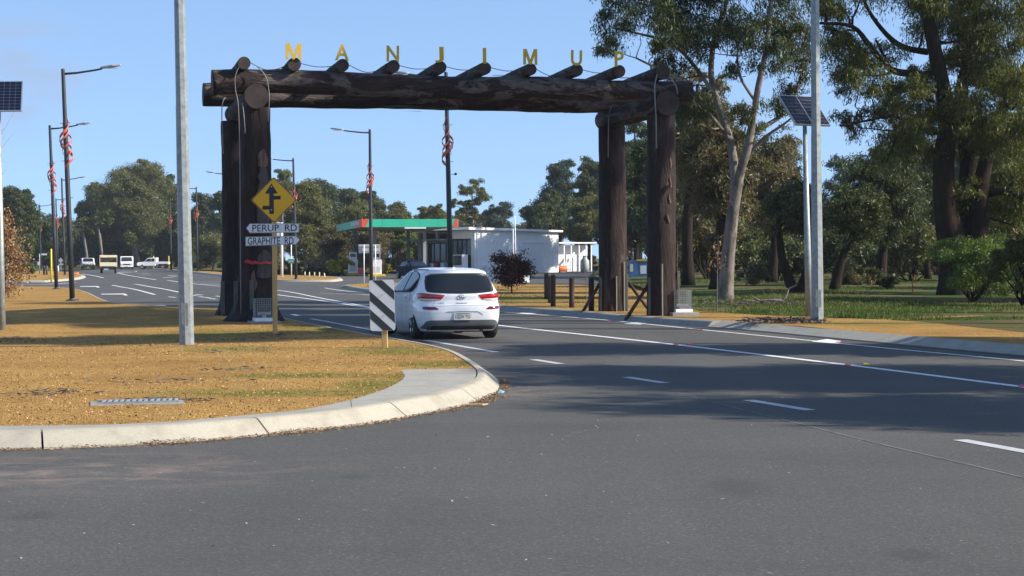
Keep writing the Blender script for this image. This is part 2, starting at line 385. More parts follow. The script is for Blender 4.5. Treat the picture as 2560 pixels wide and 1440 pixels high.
class MB:
    def __init__(s): s.v = []; s.f = []
    def add(s, v, f):
        o = len(s.v); s.v += [tuple(p) for p in v]; s.f += [tuple(i + o for i in q) for q in f]; return s
    def box(s, x0, x1, y0, y1, z0, z1, M=None):
        v = [Vector(p) for p in ((x0, y0, z0), (x1, y0, z0), (x1, y1, z0), (x0, y1, z0), (x0, y0, z1), (x1, y0, z1), (x1, y1, z1), (x0, y1, z1))]
        if M is not None: v = [M @ p for p in v]
        return s.add(v, [(0, 3, 2, 1), (4, 5, 6, 7), (0, 1, 5, 4), (1, 2, 6, 5), (2, 3, 7, 6), (3, 0, 4, 7)])
    def prism(s, poly, vec):
        n = len(poly); a = [Vector(p) for p in poly]; vec = Vector(vec)
        return s.add(a + [p + vec for p in a], [tuple(range(n - 1, -1, -1)), tuple(range(n, 2 * n))] + [(i, (i + 1) % n, n + (i + 1) % n, n + i) for i in range(n)])
    def tube(s, pts, radii, n=8, caps=True, disp=None):
        pts = [Vector(p) for p in pts]; m = len(pts)
        if isinstance(radii, (int, float)): radii = [radii] * m
        t0 = (pts[1] - pts[0]).normalized()
        a = t0.orthogonal().normalized(); v = []
        for i, p in enumerate(pts):
            t = (pts[min(i + 1, m - 1)] - pts[max(i - 1, 0)]).normalized()
            a = (a - t * a.dot(t)).normalized(); b = t.cross(a)
            for k in range(n):
                an = 2 * math.pi * k / n; d = a * math.cos(an) + b * math.sin(an)
                r = radii[i]
                if disp: r *= disp(p + d * r)
                v.append(p + d * r)
        f = [(i * n + k, i * n + (k + 1) % n, (i + 1) * n + (k + 1) % n, (i + 1) * n + k) for i in range(m - 1) for k in range(n)]
        if caps: f += [tuple(range(n - 1, -1, -1)), tuple((m - 1) * n + k for k in range(n))]
        return s.add(v, f)
    def lathe(s, prof, n=16, axis='Z', org=(0, 0, 0)):
        v = []
        for r, z in prof:
            for k in range(n):
                a = 2 * math.pi * k / n; p = (r * math.cos(a), r * math.sin(a), z)
                if axis == 'X': p = (p[2], p[0], p[1])
                if axis == 'Y': p = (p[1], p[2], p[0])
                v.append((p[0] + org[0], p[1] + org[1], p[2] + org[2]))
        m = len(prof)
        f = [(i * n + k, i * n + (k + 1) % n, (i + 1) * n + (k + 1) % n, (i + 1) * n + k) for i in range(m - 1) for k in range(n)]
        f += [tuple(range(n - 1, -1, -1)), tuple((m - 1) * n + k for k in range(n))]
        return s.add(v, f)
    def mesh(s, name):
        me = bpy.data.meshes.new(name); me.from_pydata(s.v, [], s.f); me.update(); return me
    def build(s, name, mat, parent=None, smooth=False, bev=0.0, label=None):
        o = mesh_obj(name, s.mesh(name), mat, parent, smooth)
        if bev:
            b = o.modifiers.new('bevel', 'BEVEL'); b.width = bev; b.segments = 2; b.limit_method = 'ANGLE'
        if label: o['label'] = label
        return o
def smooth_by_angle(o, deg=40):
    me = o.data
    bm = bmesh.new(); bm.from_mesh(me)
    for f in bm.faces: f.smooth = True
    for e in bm.edges:
        if len(e.link_faces) == 2 and e.calc_face_angle(0) > R(deg): e.smooth = False
    bm.to_mesh(me); bm.free(); return o
def text_mesh(txt, wd, ht, depth, bold=0.0, name='lettering'):       # stands in XZ, faces -Y, centred
    cu = bpy.data.curves.new('text', 'FONT'); cu.body = txt; cu.size = 1.0; cu.extrude = 0.05; cu.offset = bold; cu.resolution_u = 4
    o = bpy.data.objects.new('text', cu); COL.objects.link(o)
    me = bpy.data.meshes.new_from_object(o.evaluated_get(bpy.context.evaluated_depsgraph_get()))
    bpy.data.objects.remove(o); bpy.data.curves.remove(cu)
    n = len(me.vertices); a = np.empty(n * 3); me.vertices.foreach_get('co', a); a = a.reshape(n, 3)
    lo, hi = a.min(0), a.max(0); c = (lo + hi) / 2; s = np.maximum(hi - lo, 1e-6)
    b = (a - c) / s
    out = np.stack([b[:, 0] * wd, -b[:, 2] * depth, b[:, 1] * ht], 1)
    me.vertices.foreach_set('co', out.ravel()); me.update(); me.name = name
    me.materials.clear()
    return me
def quads_mesh(name, V, mat):                                         # V: (n,4,3)
    n = len(V); me = bpy.data.meshes.new(name)
    me.vertices.add(n * 4); me.vertices.foreach_set('co', np.ascontiguousarray(V, dtype=np.float32).ravel())
    me.loops.add(n * 4); me.loops.foreach_set('vertex_index', np.arange(n * 4, dtype=np.int32))
    me.polygons.add(n); me.polygons.foreach_set('loop_start', np.arange(0, n * 4, 4, dtype=np.int32))
    me.update(calc_edges=True); me.materials.append(mat)
    return me
def spline(pts, per=6):
    P_ = [Vector(p) for p in pts]; out = []
    for i in range(len(P_) - 1):
        p0, p1, p2, p3 = P_[max(i - 1, 0)], P_[i], P_[i + 1], P_[min(i + 2, len(P_) - 1)]
        for k in range(per):
            t = k / per
            out.append(0.5 * ((2 * p1) + (p2 - p0) * t + (2 * p0 - 5 * p1 + 4 * p2 - p3) * t * t + (3 * p1 - p0 - 3 * p2 + p3) * t ** 3))
    out.append(P_[-1]); return out
# ------------------------------------------------------------------ ground, road, verges, kerbs
def sheet(name, poly, mat, zf, step=None, ys=(110.0, 180.0), xs=(), parent=None, label=None):
    bm = bmesh.new()
    bm.faces.new([bm.verts.new((p[0], p[1], 0)) for p in poly])
    for f in bm.faces: f.normal_update()
    bmesh.ops.triangulate(bm, faces=bm.faces[:])
    xa = [p[0] for p in poly]; ya = [p[1] for p in poly]
    cx, cy = list(xs), list(ys)
    if step:
        cx += list(np.arange(min(xa) + step, max(xa), step)); cy += list(np.arange(min(ya) + step, max(ya), step))
    for x in cx:
        bmesh.ops.bisect_plane(bm, geom=bm.verts[:] + bm.edges[:] + bm.faces[:], plane_co=(x, 0, 0), plane_no=(1, 0, 0))
    for y in cy:
        bmesh.ops.bisect_plane(bm, geom=bm.verts[:] + bm.edges[:] + bm.faces[:], plane_co=(0, y, 0), plane_no=(0, 1, 0))
    for v in bm.verts: v.co.z = zf(v.co.x, v.co.y)
    for f in bm.faces:
        f.normal_update()
        if f.normal.z < 0: f.normal_flip()
    me = bpy.data.meshes.new(name); bm.to_mesh(me); bm.free()
    o = mesh_obj(name, me, mat, parent, smooth=bool(step))
    if label: o['label'] = label
    return o
def offset(pl, d):
    out = []
    for i, p in enumerate(pl):
        t = (pl[min(i + 1, len(pl) - 1)] - pl[max(i - 1, 0)]); t.z = 0; t.normalize()
        out.append(Vector((p.x - t.y * d, p.y + t.x * d, 0)))
    return out
def kerb(name, pl, prof, seg, mat, gap=0.014, start=0.0):
    root = bpy.data.objects.new(name, None); link(root); root['kind'] = 'structure'
    s = [0.0]
    for a, b in zip(pl, pl[1:]): s.append(s[-1] + (b - a).length)
    offs = [offset(pl, d) for d, _ in prof]
    def at(j, t):
        k = min(max(np.searchsorted(s, t) - 1, 0), len(s) - 2)
        f = (t - s[k]) / max(s[k + 1] - s[k], 1e-6)
        p = offs[j][k].lerp(offs[j][k + 1], f)
        return (p.x, p.y, prof[j][1] + H(p.x, p.y))
    t = -start
    while t < s[-1] - 0.05:
        a, b = max(t, 0) + gap / 2, min(t + seg, s[-1]) - gap / 2
        t += seg
        if b - a < 0.1: continue
        ts = [a] + [q for q in s if a + 0.02 < q < b - 0.02] + [b]
        if len(ts) < 4: ts = list(np.linspace(a, b, 4))
        m = MB(); n = len(prof)
        v = [at(j, q) for q in ts for j in range(n)]
        f = [(i * n + j, i * n + j + 1, (i + 1) * n + j + 1, (i + 1) * n + j) for i in range(len(ts) - 1) for j in range(n - 1)]
        f = [tuple(reversed(q)) for q in f]
        f += [tuple(range(n)), tuple(reversed(range((len(ts) - 1) * n, len(ts) * n)))]
        m.add(v, f)
        smooth_by_angle(m.build('kerb_segment', mat, root), 50)
    return root
def pxline(px, zo=0.0, per=6):
    return [Vector((p.x, p.y, 0)) for p in spline([P(u, v, zo) for u, v in px], per)]

sheet('ground', [(-1500, -60), (1500, -60), (1500, 2500), (-1500, 2500)], MT['grass_soil'], lambda x, y: H(x, y) - 0.06)
road = sheet('road', [(-75, -8), (75, -8), (75, 300), (-75, 300)], MT['asphalt'], lambda x, y: H(x, y), ys=(0, 20, 40, 60, 80, 110, 145, 180, 240), xs=(-40, -20, 0, 20, 40))
for o in (bpy.data.objects['ground'], road): o['kind'] = 'structure'

PROF = [(0.0, -0.03), (0.005, 0.01), (0.05, 0.035), (0.13, 0.115), (0.18, 0.142), (0.23, 0.15), (0.40, 0.15), (0.40, -0.03)]
LV_PX = [(-420, 1134), (-200, 1130), (0, 1125), (107, 1123), (314, 1114), (470, 1105), (623, 1092), (730, 1082), (828, 1072), (927, 1059), (1027, 1041), (1133, 1021), (1200, 1000), (1238, 982), (1249, 965), (1240, 946), (1203, 920), (1155, 896), (1090, 879), (1000, 862), (890, 842), (800, 824), (700, 802), (640, 791), (560, 779), (450, 776.5), (330, 770), (285, 763), (255, 751), (233, 740), (205, 730), (180, 726), (140, 723), (70, 722), (-150, 721.5)]
LV = pxline(LV_PX)
_i = min(range(len(LV)), key=lambda i: (LV[i].to_2d() - P(107, 1123).to_2d()).length)
_s = sum((b - a).length for a, b in zip(LV[:_i], LV[1:_i + 1]))
PROF1 = [(0.0, -0.03), (0.005, 0.012), (0.03, 0.024), (0.165, 0.126), (0.19, 0.142), (0.22, 0.15), (0.285, 0.15), (0.285, -0.03)]
kerb('corner_kerb', LV, PROF1, 2.2, MT['concrete'], gap=0.02, start=2.2 - (_s % 2.2))
LV_IN = offset(LV, 0.305)
LVA = np.array([(p.x, p.y) for p in LV_IN])
def VZ(x, y):
    d = math.sqrt(float(((LVA - (x, y)) ** 2).sum(1).min()))
    k = sstep(0.2, 3.2, d)
    g = math.exp(-((x + 8.6) / 3.6) ** 2 - ((y - 36.5) / 5.0) ** 2)
    return 0.144 + k * (-0.115 * g + 0.05 * (noise.noise((x * 0.35, y * 0.3, 0)) ) + 0.14 * math.exp(-((x + 9) / 6) ** 2 - ((y - 52) / 5.0) ** 2)) + 0.012 * noise.noise((x * 2.1, y * 2.1, 3)) * k
GREEN = [(-1.60, 21.4, 0.75, 2.0), (-1.05, 25.6, 1.0, 1.1), (-1.9, 29.6, 1.4, 2.4), (-6.3, 37.5, 2.2, 3.0), (-3.6, 40.0, 2.4, 5.0), (-2.7, 23.3, 1.6, 1.0), (-4.8, 30.5, 1.2, 1.6), (-2.4, 20.2, 2.5, 0.7)]
verge = sheet('gravel_verge', LV_IN + [], m_gravel(GREEN), VZ, step=0.55)
verge['kind'] = 'structure'

# concrete ramp and strip behind the near kerb, cut by joints
up = pxline([(-420, 1069), (0, 1064), (250, 1061), (430, 1053), (560, 1042), (640, 1035), (752, 1024), (833, 1009), (891, 995), (954, 975), (998, 954), (1011, 938), (1004, 924), (1060, 922.5), (1120, 922), (1168, 921)], 0.15, 4)
lowk = [p for p in offset(LV, 0.300)]
tip = min(range(len(lowk)), key=lambda i: (lowk[i] - Vector(P(1190, 921, 0.15)).to_3d()).to_2d().length)
lowp = lowk[:tip + 1]
path = bpy.data.objects.new('kerb_ramp_path', None); link(path); path['kind'] = 'structure'
def cut_at(pl, p):
    return min(range(len(pl)), key=lambda i: (pl[i].to_2d() - p.to_2d()).length)
cuts = [(P(560, 1043, .15), P(600, 1056, .15)), (P(870, 1000, .15), P(985, 1019, .15)), (P(930, 981, .15), P(1195, 966, .15))]
prev_u, prev_l = 0, 0
for i in range(len(cuts) + 1):
    if i < len(cuts): iu, il = cut_at(up, cuts[i][0]), cut_at(lowp, cuts[i][1])
    else: iu, il = len(up) - 1, len(lowp) - 1
    a = lowp[prev_l:il + 1]; b = up[prev_u:iu + 1]
    poly = a + b[::-1]
    cen = sum(poly, Vector()) / len(poly)
    poly = [p + (cen - p).normalized() * 0.006 for p in poly]
    m = MB().prism([(p.x, p.y, 0.05) for p in poly], (0, 0, 0.098))
    m.build('path_slab', MT['path_concrete'], path)
    prev_u, prev_l = iu, il

# verge on the right, from the petrol station drive to the near right corner
RV = pxline([(853, 719), (868, 723), (890, 727), (930, 733), (1000, 743), (1110, 759), (1247, 777), (1400, 788), (1500, 798), (1613, 808), (1767, 818), (1900, 829), (2058, 844), (2372, 873), (2560, 890), (2900, 922), (3600, 990)])
kq = min(range(len(RV)), key=lambda i: (RV[i].to_2d() - P(1767, 818).to_2d()).length)
kerb('station_side_kerb', RV[:kq + 1], PROF, 6.0, MT['grey_concrete'])
PROF2 = [(0.0, -0.03), (0.0, 0.02), (0.05, 0.032), (0.32, 0.118), (0.43, 0.146), (0.43, -0.03)]
kerb('mountable_kerb', RV[kq:], PROF2, 3.2, MT['path_concrete'])
RV_IN = offset(RV, 0.425)
back = [P(u, v, 0.14) for u, v in ((2700, 780), (2300, 760), (1760, 730), (1570, 712), (1500, 712), (1320, 711), (1200, 709), (1100, 707), (990, 707), (900, 709), (864, 712.5), (855, 716))]
side = [Vector((26, 12, 0)), Vector((26, 40, 0))]
rverge = sheet('roadside_verge', RV_IN + side + back, m_gravel([(6, 50, 3.0, 3.2), (-1, 66, 6, 9), (8, 40, 2.0, 2.0), (-9, 92, 5, 6), (3.0, 56, 4, 3)]), lambda x, y: 0.142 + H(x, y) + 0.02 * noise.noise((x * .4, y * .4, 1)), ys=(110, 180, 30, 40, 50, 60, 80, 95), xs=(-5, 0, 5, 10, 15))
rverge['kind'] = 'structure'
def GZ(x, y):                          # grassy bank on the right
    k = sstep(0, 25, y - 48) 
    return 0.147 + H(x, y) + k * 0.35 * sstep(2, 10, x) * (0.6 + 0.6 * noise.noise((x * 0.09, y * 0.09, 5))) + 0.02 * k * noise.noise((x * 0.7, y * 0.7, 2))
GB = [P(u, v, 0.15) for u, v in ((1480, 690), (1572, 716), (1640, 735), (1690, 762), (1760, 778), (1850, 784), (2030, 791), (2300, 803), (2560, 830), (2800, 850))]
bank = sheet('grass_bank', GB + [Vector((28, 30, 0)), Vector((80, 60, 0)), Vector((110, 420, 0)), Vector((14, 420, 0)), Vector((9, 185, 0))], MT['grass_soil'], GZ, step=5.0)
bank['kind'] = 'structure'

# islands and woodland floor further off
FI = pxline([(-200, 706), (75, 706), (130, 705), (190, 700), (212, 695), (213, 691), (196, 687.5), (178, 684.5), (150, 682), (110, 680)])
kerb('side_street_kerb', FI, PROF, 9.0, MT['concrete'])
fi = offset(FI, 0.425)
sheet('side_street_verge', fi + [P(-200, 682)], MT['grass_soil'] if False else bpy.data.materials['pea_gravel'], lambda x, y: 0.143 + H(x, y), ys=(110, 140, 180))['kind'] = 'structure'
SI = pxline([(330, 671.3), (380, 673), (430, 677), (480, 682.5), (563, 692), (640, 700.5), (700, 704.5), (820, 704.8), (850, 703), (858, 700.5), (850, 697.5), (812, 694)])
kerb('far_verge_kerb', SI, PROF, 9.0, MT['concrete'])
si = offset(SI, 0.425)
sheet('far_verge', si + [P(u, v, .14) for u, v in ((760, 688.5), (690, 685.5), (560, 681), (480, 675.5), (400, 671))], bpy.data.materials['pea_gravel'], lambda x, y: 0.143 + H(x, y), ys=(110, 140, 180, 220))['kind'] = 'structure'
wood = [P(u, v) for u, v in ((-260, 690), (60, 683), (120, 680), (185, 676.5), (292, 671.5), (400, 671.2), (480, 675.7), (560, 681.2), (690, 685.8), (812, 689), (870, 687.5), (905, 686), (960, 684.5), (1045, 681))]
sheet('woodland_floor', wood + [P(1120, 676), Vector((6, 190, 0)), Vector((14, 420, 0)), Vector((-200, 420, 0))], MT['grass_soil'], lambda x, y: H(x, y) + 0.13, ys=(110, 145, 180, 230, 300))['kind'] = 'structure'

# ------------------------------------------------------------------ painted road markings
def strip(px, wd=0.12, mat='line_white', zo=0.004, per=8):
    pl = pxline(px, 0, per); a, b = offset(pl, wd / 2), offset(pl, -wd / 2)
    v = []; f = []
    for p, q in zip(a, b):
        v += [(p.x, p.y, H(p.x, p.y) + zo), (q.x, q.y, H(q.x, q.y) + zo)]
    for i in range(len(pl) - 1): f.append((2 * i, 2 * i + 1, 2 * i + 3, 2 * i + 2))
    return MB().add(v, f).build('painted_line', MT[mat], road)
def paint(px, mat='line_white', zo=0.004, name='painted_mark'):
    return MB().add([P(u, v, zo) for u, v in px], [tuple(range(len(px)))]).build(name, MT[mat], road)
strip([(2900, 1010), (2560, 968), (2130, 914), (1690, 862), (1500, 841), (1250, 814), (1100, 795), (926, 770), (800, 751), (693, 737), (600, 724)], 0.15)
gl_ = offset(RV[kq - 2:], -.09); gr_ = offset(RV[kq - 2:], -.012)
MB().add([q for a, b in zip(gl_, gr_) for q in ((a.x, a.y, .005), (b.x, b.y, .005))], [(2 * i, 2 * i + 2, 2 * i + 3, 2 * i + 1) for i in range(len(gl_) - 1)]).build('gutter_seam', simple('dark_gutter', (.03, .027, .024), .9, var=.4, scale=6, world=True), road)
strip([(1690, 982), (1940, 1045), (2200, 1110), (2560, 1195), (2900, 1285)], 0.035, 'seam', .003)
strip([(926, 768), (800, 745), (693, 725.5), (560, 716.5), (480, 709.5)], 0.13)
strip([(560, 712.5), (500, 710), (480, 709)], 0.13)
strip([(480, 704), (563, 703.5)], 0.3); strip([(500, 708), (563, 708)], 0.25)
strip([(640, 731), (693, 731.5)], 0.15)
strip([(3000, 948), (2560, 903), (2240, 873), (2030, 852), (1720, 821), (1500, 799), (1250, 779), (1100, 762), (926, 738), (860, 735), (800, 732.5)], 0.10)
strip([(812, 720), (850, 726), (890, 730), (925, 730.5)], 0.12)
for q in ([(1333, 899), (1402, 910)], [(1565, 943), (1662, 958)], [(1870, 1000.5), (2025, 1026)], [(2400, 1100), (2560, 1129), (2600, 1136)]):
    strip(q, 0.15, 'line_grey', per=2)
strip([(778, 797), (860, 812), (1000, 838)], 0.13, 'line_grey'); strip([(1065, 851), (1240, 880.5)], 0.14, 'line_grey', per=3)
strip([(731, 786.5), (748, 789.5)], 0.16, 'line_white', per=2)
for u, v in ((485, 739), (506, 742.5), (531, 747), (497, 737), (517, 744), (548, 741), (430, 743), (478, 763.5), (520, 769), (560, 776), (600, 760), (640, 764)):
    strip([(u - 9, v - 1), (u + 9, v + 1)], 0.14, 'line_white', per=2)
for q in ([(280, 713), (330, 722), (387, 736.5)], [(328, 710.5), (345, 711.5), (400, 721), (452, 731.5)], [(207, 685), (230, 688.5), (259, 694.5)], [(292, 683), (330, 690), (390, 699.5)], [(292, 682.5), (310, 679.5), (335, 678), (342, 679.3)], [(298, 684), (320, 681.5), (342, 679.5)], [(355, 688), (379, 687)], [(408, 695), (437, 692)], [(420, 688), (450, 691)], [(419, 701), (450, 705.5)], [(340, 683), (372, 684.5)]):
    strip(q, 0.16)
def arrow(u0, u1, v0, v1, hook):        # lane arrow drawn across the road, head to the right
    t = (v1 - v0)
    paint([(u0, v0), (u1 - hook, v0 - t * 0.2), (u1 - hook * 0.6, v0), (u1, v1), (u1 - hook, v1), (u1 - hook * 1.1, v0 + t * 0.35), (u0, v0 + t * 0.35)], name='painted_arrow')
arrow(200, 250, 715.6, 718.6, 8); arrow(253, 320, 734.6, 738.4, 10); arrow(338, 422, 763.6, 767.6, 12)
strip([(-100, 713), (73, 711.5), (130, 710), (188, 706.5)], 0.35, 'line_white')
paint([(2028, 853.5), (2068, 847.5), (2103, 852.5), (2095, 859.5)], 'line_white', 0.006, 'kerbside_marker')
paint([(1560, 809), (1590, 805.5), (1622, 806.5), (1600, 811)], 'line_white', 0.006, 'kerbside_marker')
paint([(1290, 783), (1310, 781), (1345, 783.5), (1320, 785.5)], 'line_white', 0.006, 'kerbside_marker')
for u, v, c in ((1690, 862.5, 'orange'), (1724, 861, 'pink'), (2119, 914, 'orange'), (2165, 912, 'kerb_yellow'), (1752, 826, 'pink'), (2097, 857, 'pink'), (1522, 806, 'pink'), (2556, 967, 'pink')):
    p = P(u, v)
    m = MB().prism([(-.05, -.06, 0), (.05, -.06, 0), (.05, .06, 0), (-.05, .06, 0)], (0, 0, .008)); m.prism([(-.035, -.045, .008), (.035, -.045, .008), (.03, .045, .008), (-.03, .045, .008)], (0, 0, .011))
    o = m.build('road_stud', MT[c], road); o.location = (p.x, p.y, p.z + 0.004)

# ------------------------------------------------------------------ litter, pebbles, grass
def leaf_quads(c, length, width, axis, nrm_hint=None):
    n = len(c); ax = axis / np.linalg.norm(axis, axis=1, keepdims=True)
    r = rng.normal(size=(n, 3)) if nrm_hint is None else nrm_hint
    sd = np.cross(ax, r); sd /= np.maximum(np.linalg.norm(sd, axis=1, keepdims=True), 1e-6)
    L = np.asarray(length).reshape(-1, 1) * np.ones((n, 1)); Wd = np.asarray(width).reshape(-1, 1) * np.ones((n, 1))
    a = c - ax * L * .5; b = c + ax * L * .5; m = c - ax * L * .08
    return np.stack([a, m + sd * Wd * .5, b, m - sd * Wd * .5], 1)
def zs(fn, xy): return np.array([fn(x, y) for x, y in xy])
def in_poly(xy, poly):
    x, y = xy[:, 0], xy[:, 1]; ins = np.zeros(len(xy), bool); n = len(poly)
    for i in range(n):
        x0, y0 = poly[i][0], poly[i][1]; x1, y1 = poly[(i + 1) % n][0], poly[(i + 1) % n][1]
        c = ((y0 > y) != (y1 > y)) & (x < (x1 - x0) * (y - y0) / (y1 - y0 + 1e-12) + x0); ins ^= c
    return ins
def stuff(name, V, mat, label=None):
    o = mesh_obj(name, quads_mesh(name, V, mat), None); o['kind'] = 'stuff'
    if label: o['label'] = label
    return o
# leaf and twig litter in the gutter of the near kerb
i0 = cut_at(LV, P(0, 1124)); i1 = cut_at(LV, P(1249, 960))
pl = offset(LV, -0.02)[i0 - 6:i1 + 4]
tt = rng.random(6500) ** 0.8 * (len(pl) - 1.01); k = tt.astype(int); fr = (tt - k)[:, None]
A = np.array([(p.x, p.y) for p in pl]); base = A[k] * (1 - fr) + A[k + 1] * fr
tg = A[k + 1] - A[k]; tg /= np.linalg.norm(tg, axis=1, keepdims=True); nr = np.stack([tg[:, 1], -tg[:, 0]], 1)
dens = np.array([0.35 + 0.65 * sstep(-0.1, 0.3, noise.noise((x * 1.3, y * 0.9, 9))) for x, y in base])
dd = np.abs(rng.normal(0, 0.06, (len(base), 1))) * (0.4 + 1.3 * dens[:, None])
xy = base + nr * dd + rng.normal(0, .01, (len(base), 2))
hgt = np.maximum(0.0, (0.045 - dd[:, 0] * 0.25)) * rng.random(len(base)) * dens * 0.9 + 0.008
C = np.concatenate([xy, hgt[:, None]], 1)
ax = rng.normal(size=(len(C), 3)) * (1, 1, .25)
V = leaf_quads(C, rng.uniform(.01, .045, len(C)) * rng.choice([.6, 1, 1, 1.7], len(C)), rng.uniform(.004, .012, len(C)), ax)
V = V[rng.random(len(V)) < 0.3 + 0.7 * dens]
stuff('gutter_litter', V, MT['litter'], 'brown leaf and twig litter gathered in the gutter of the kerb')
# scattered chips on the asphalt
n = 260
uv = np.stack([rng.uniform(0, 2560, n), 985 + 450 * rng.random(n) ** 1.6], 1)
uv[:90, 0] = rng.uniform(1280, 1700, 90); uv[:90, 1] = rng.uniform(925, 1130, 90)
C = np.array([tuple(P(u, v, .006)) for u, v in uv])
C = C[~in_poly(C[:, :2], [(p.x, p.y) for p in LV])]
V = leaf_quads(C, rng.uniform(.012, .045, len(C)), rng.uniform(.008, .018, len(C)), rng.normal(size=(len(C), 3)) * (1, 1, .12), np.tile([[0.05, 0.05, 1.0]], (len(C), 1)))
stuff('road_grit_pale', V[::2], simple('pale_chips', (0.55, 0.53, 0.48), 0.8, var=.3, scale=30, world=True), 'pale bark chips and grit scattered on the asphalt')
stuff('road_grit_dark', V[1::2], simple('dark_chips', (0.06, 0.05, 0.04), 0.9, var=.4, scale=30, world=True), 'dark gumnuts and bits scattered on the asphalt')
# loose pebbles and bits on the near verge
n = 15000
xy = np.stack([rng.uniform(-9, 0.2, n), 16.2 + 26 * rng.random(n) ** 1.7], 1)
xy = xy[in_poly(xy, [(p.x, p.y) for p in LV_IN])]
pp = [(p.x, p.y) for p in lowp + up[::-1]]
xy = xy[~in_poly(xy, pp)]
C = np.concatenate([xy, (zs(VZ, xy) + .006)[:, None]], 1)
V = leaf_quads(C, rng.uniform(.012, .034, len(C)), rng.uniform(.010, .024, len(C)), rng.normal(size=(len(C), 3)) * (1, 1, .5))
mp_, nt_, b_ = new_mat('loose_pebbles')
rp_ = N(nt_, 'ShaderNodeNewGeometry').outputs['Random Per Island']
nt_.links.new(ramp(nt_, rp_, [(0, (.16, .07, .02)), (.3, (.34, .17, .05)), (.8, (.46, .27, .09)), (.97, (.52, .38, .2)), (1, (.1, .06, .03))]), b_.inputs[0]); b_.inputs['Roughness'].default_value = .9
stuff('loose_pebbles', V, mp_, 'orange and brown pea gravel lying loose on the corner verge')
def grass_patch(xy, zf, h0, h1, wd):
    n = len(xy); z = zs(zf, xy); h = rng.uniform(h0, h1, n)
    lean = rng.normal(0, .35, (n, 2)) * h[:, None]; an = rng.uniform(0, np.pi, n)
    s = np.stack([np.cos(an), np.sin(an), np.zeros(n)], 1) * (wd * rng.uniform(.6, 1.4, n))[:, None]
    b = np.concatenate([xy, z[:, None] - .01], 1); t = b + np.concatenate([lean, h[:, None]], 1)
    return np.stack([b - s, b + s, t + s * .15, t - s * .15], 1)
xs_ = []
for cx, cy, rx, ry in GREEN:
    q = rng.normal(0, .42, (int(1100 * rx * ry ** .5), 2)) * (rx, ry) + (cx, cy); xs_.append(q)
# tuft by the ramp corner
q = rng.normal(0, 1, (500, 2)) * (.12, .35) + tuple(P(1000, 940, .15).xy); xs_.append(q)
xy = np.concatenate(xs_); xy = xy[in_poly(xy, [(p.x, p.y) for p in LV_IN])]; xy = xy[~in_poly(xy, pp)]
nz = np.array([noise.noise((x * 1.6, y * 1.1, 4)) for x, y in xy]); xy = xy[nz > -0.02]
stuff('verge_grass', grass_patch(xy, VZ, .006, .026, .005), MT['grass'], 'short green grass growing through the gravel of the corner verge')
# grass on the right bank
n = 120000
Yr = 42 + 75 * rng.random(n) ** 1.6; Ur = rng.uniform(1540, 2640, n)
xy = np.stack([(Ur - 1280) / F_PX * Yr, Yr], 1)
xy = xy[in_poly(xy, [(p.x, p.y) for p in GB] + [(80, 60), (110, 420), (14, 420), (9, 185)])]
nz = np.array([noise.noise((x * .16, y * .12, 7)) for x, y in xy]) + rng.normal(0, .12, len(xy)); xy = xy[nz > 0.0]
stuff('bank_grass', grass_patch(xy, GZ, .03, .11, .012), MT['grass'], 'green grass growing on the bank under the gum trees')
# a little grass along the far verge edges
n = 9000
Yr = rng.uniform(52, 95, n); Ur = rng.uniform(1250, 1560, n); xy = np.stack([(Ur - 1280) / F_PX * Yr, Yr], 1)
nz = np.array([noise.noise((x * .3, y * .16, 2)) for x, y in xy]); xy = xy[nz > .08]
stuff('roadside_grass', grass_patch(xy, lambda x, y: .14 + H(x, y), .02, .07, .012), MT['grass'], 'thin green grass in the gravel beside the timber bollards')
# ------------------------------------------------------------------ trees and shrubs
MARKS = [(180, 'nearest dark street lamp'), (467, 'thick grey pole on the left verge'), (740, 'lamp post behind the yellow diamond'), (928, 'lamp post over the canopy'), (1535, 'right rear arch post'), (1812, 'pale gum trunk'), (2044, 'thick grey pole on the right verge'), (2400, 'huge dark trunks')]
ORD = ['first', 'second', 'third', 'fourth', 'fifth', 'sixth', 'seventh', 'eighth', 'ninth', 'tenth']
def ordinal_labels(us, what):
    key = [min(MARKS, key=lambda m: abs(m[0] - u)) for u in us]
    out = []
    for u, m in zip(us, key):
        same = [q for q, k in zip(us, key) if k == m and (q < m[0]) == (u < m[0])]
        rank = sorted(same, key=lambda q: abs(q - m[0])).index(u)
        out.append('%s %s %s of the %s' % (ORD[rank], what, 'left' if u < m[0] else 'right', m[1]))
    return out
def crown_leaves(clumps, per, ln, wd, droop, flat=0.75):
    """clumps: (centre, radius); leaves sit mostly in the outer half of each clump"""
    out = []
    for c, r in clumps:
        n = max(12, int(per * r ** 1.5))
        m = max(5, int(9 * r ** .8))
        sc = rng.normal(size=(m, 3)); sc /= np.linalg.norm(sc, axis=1, keepdims=True)
        sr = rng.uniform(.35, 1.0, m)
        k = rng.integers(0, m, n)
        d = sc[k]
        sp = r * rng.uniform(.17, .34, m)[k][:, None] * (1, 1, .8)
        off = np.clip(rng.normal(size=(n, 3)), -2, 2)
        p = np.array(c) + (d * (sr[k] * r)[:, None] + off * sp) * (1, 1, flat)
        p[:, 2] -= np.abs(off[:, 0]) * sp[:, 0] * droop * .25
        ax = rng.normal(size=(n, 3)) + d * .5; ax[:, 2] -= droop
        L = rng.uniform(.65, 1.35, n) * ln
        out.append(leaf_quads(p, L, L * wd / ln, ax))
    return np.concatenate(out)
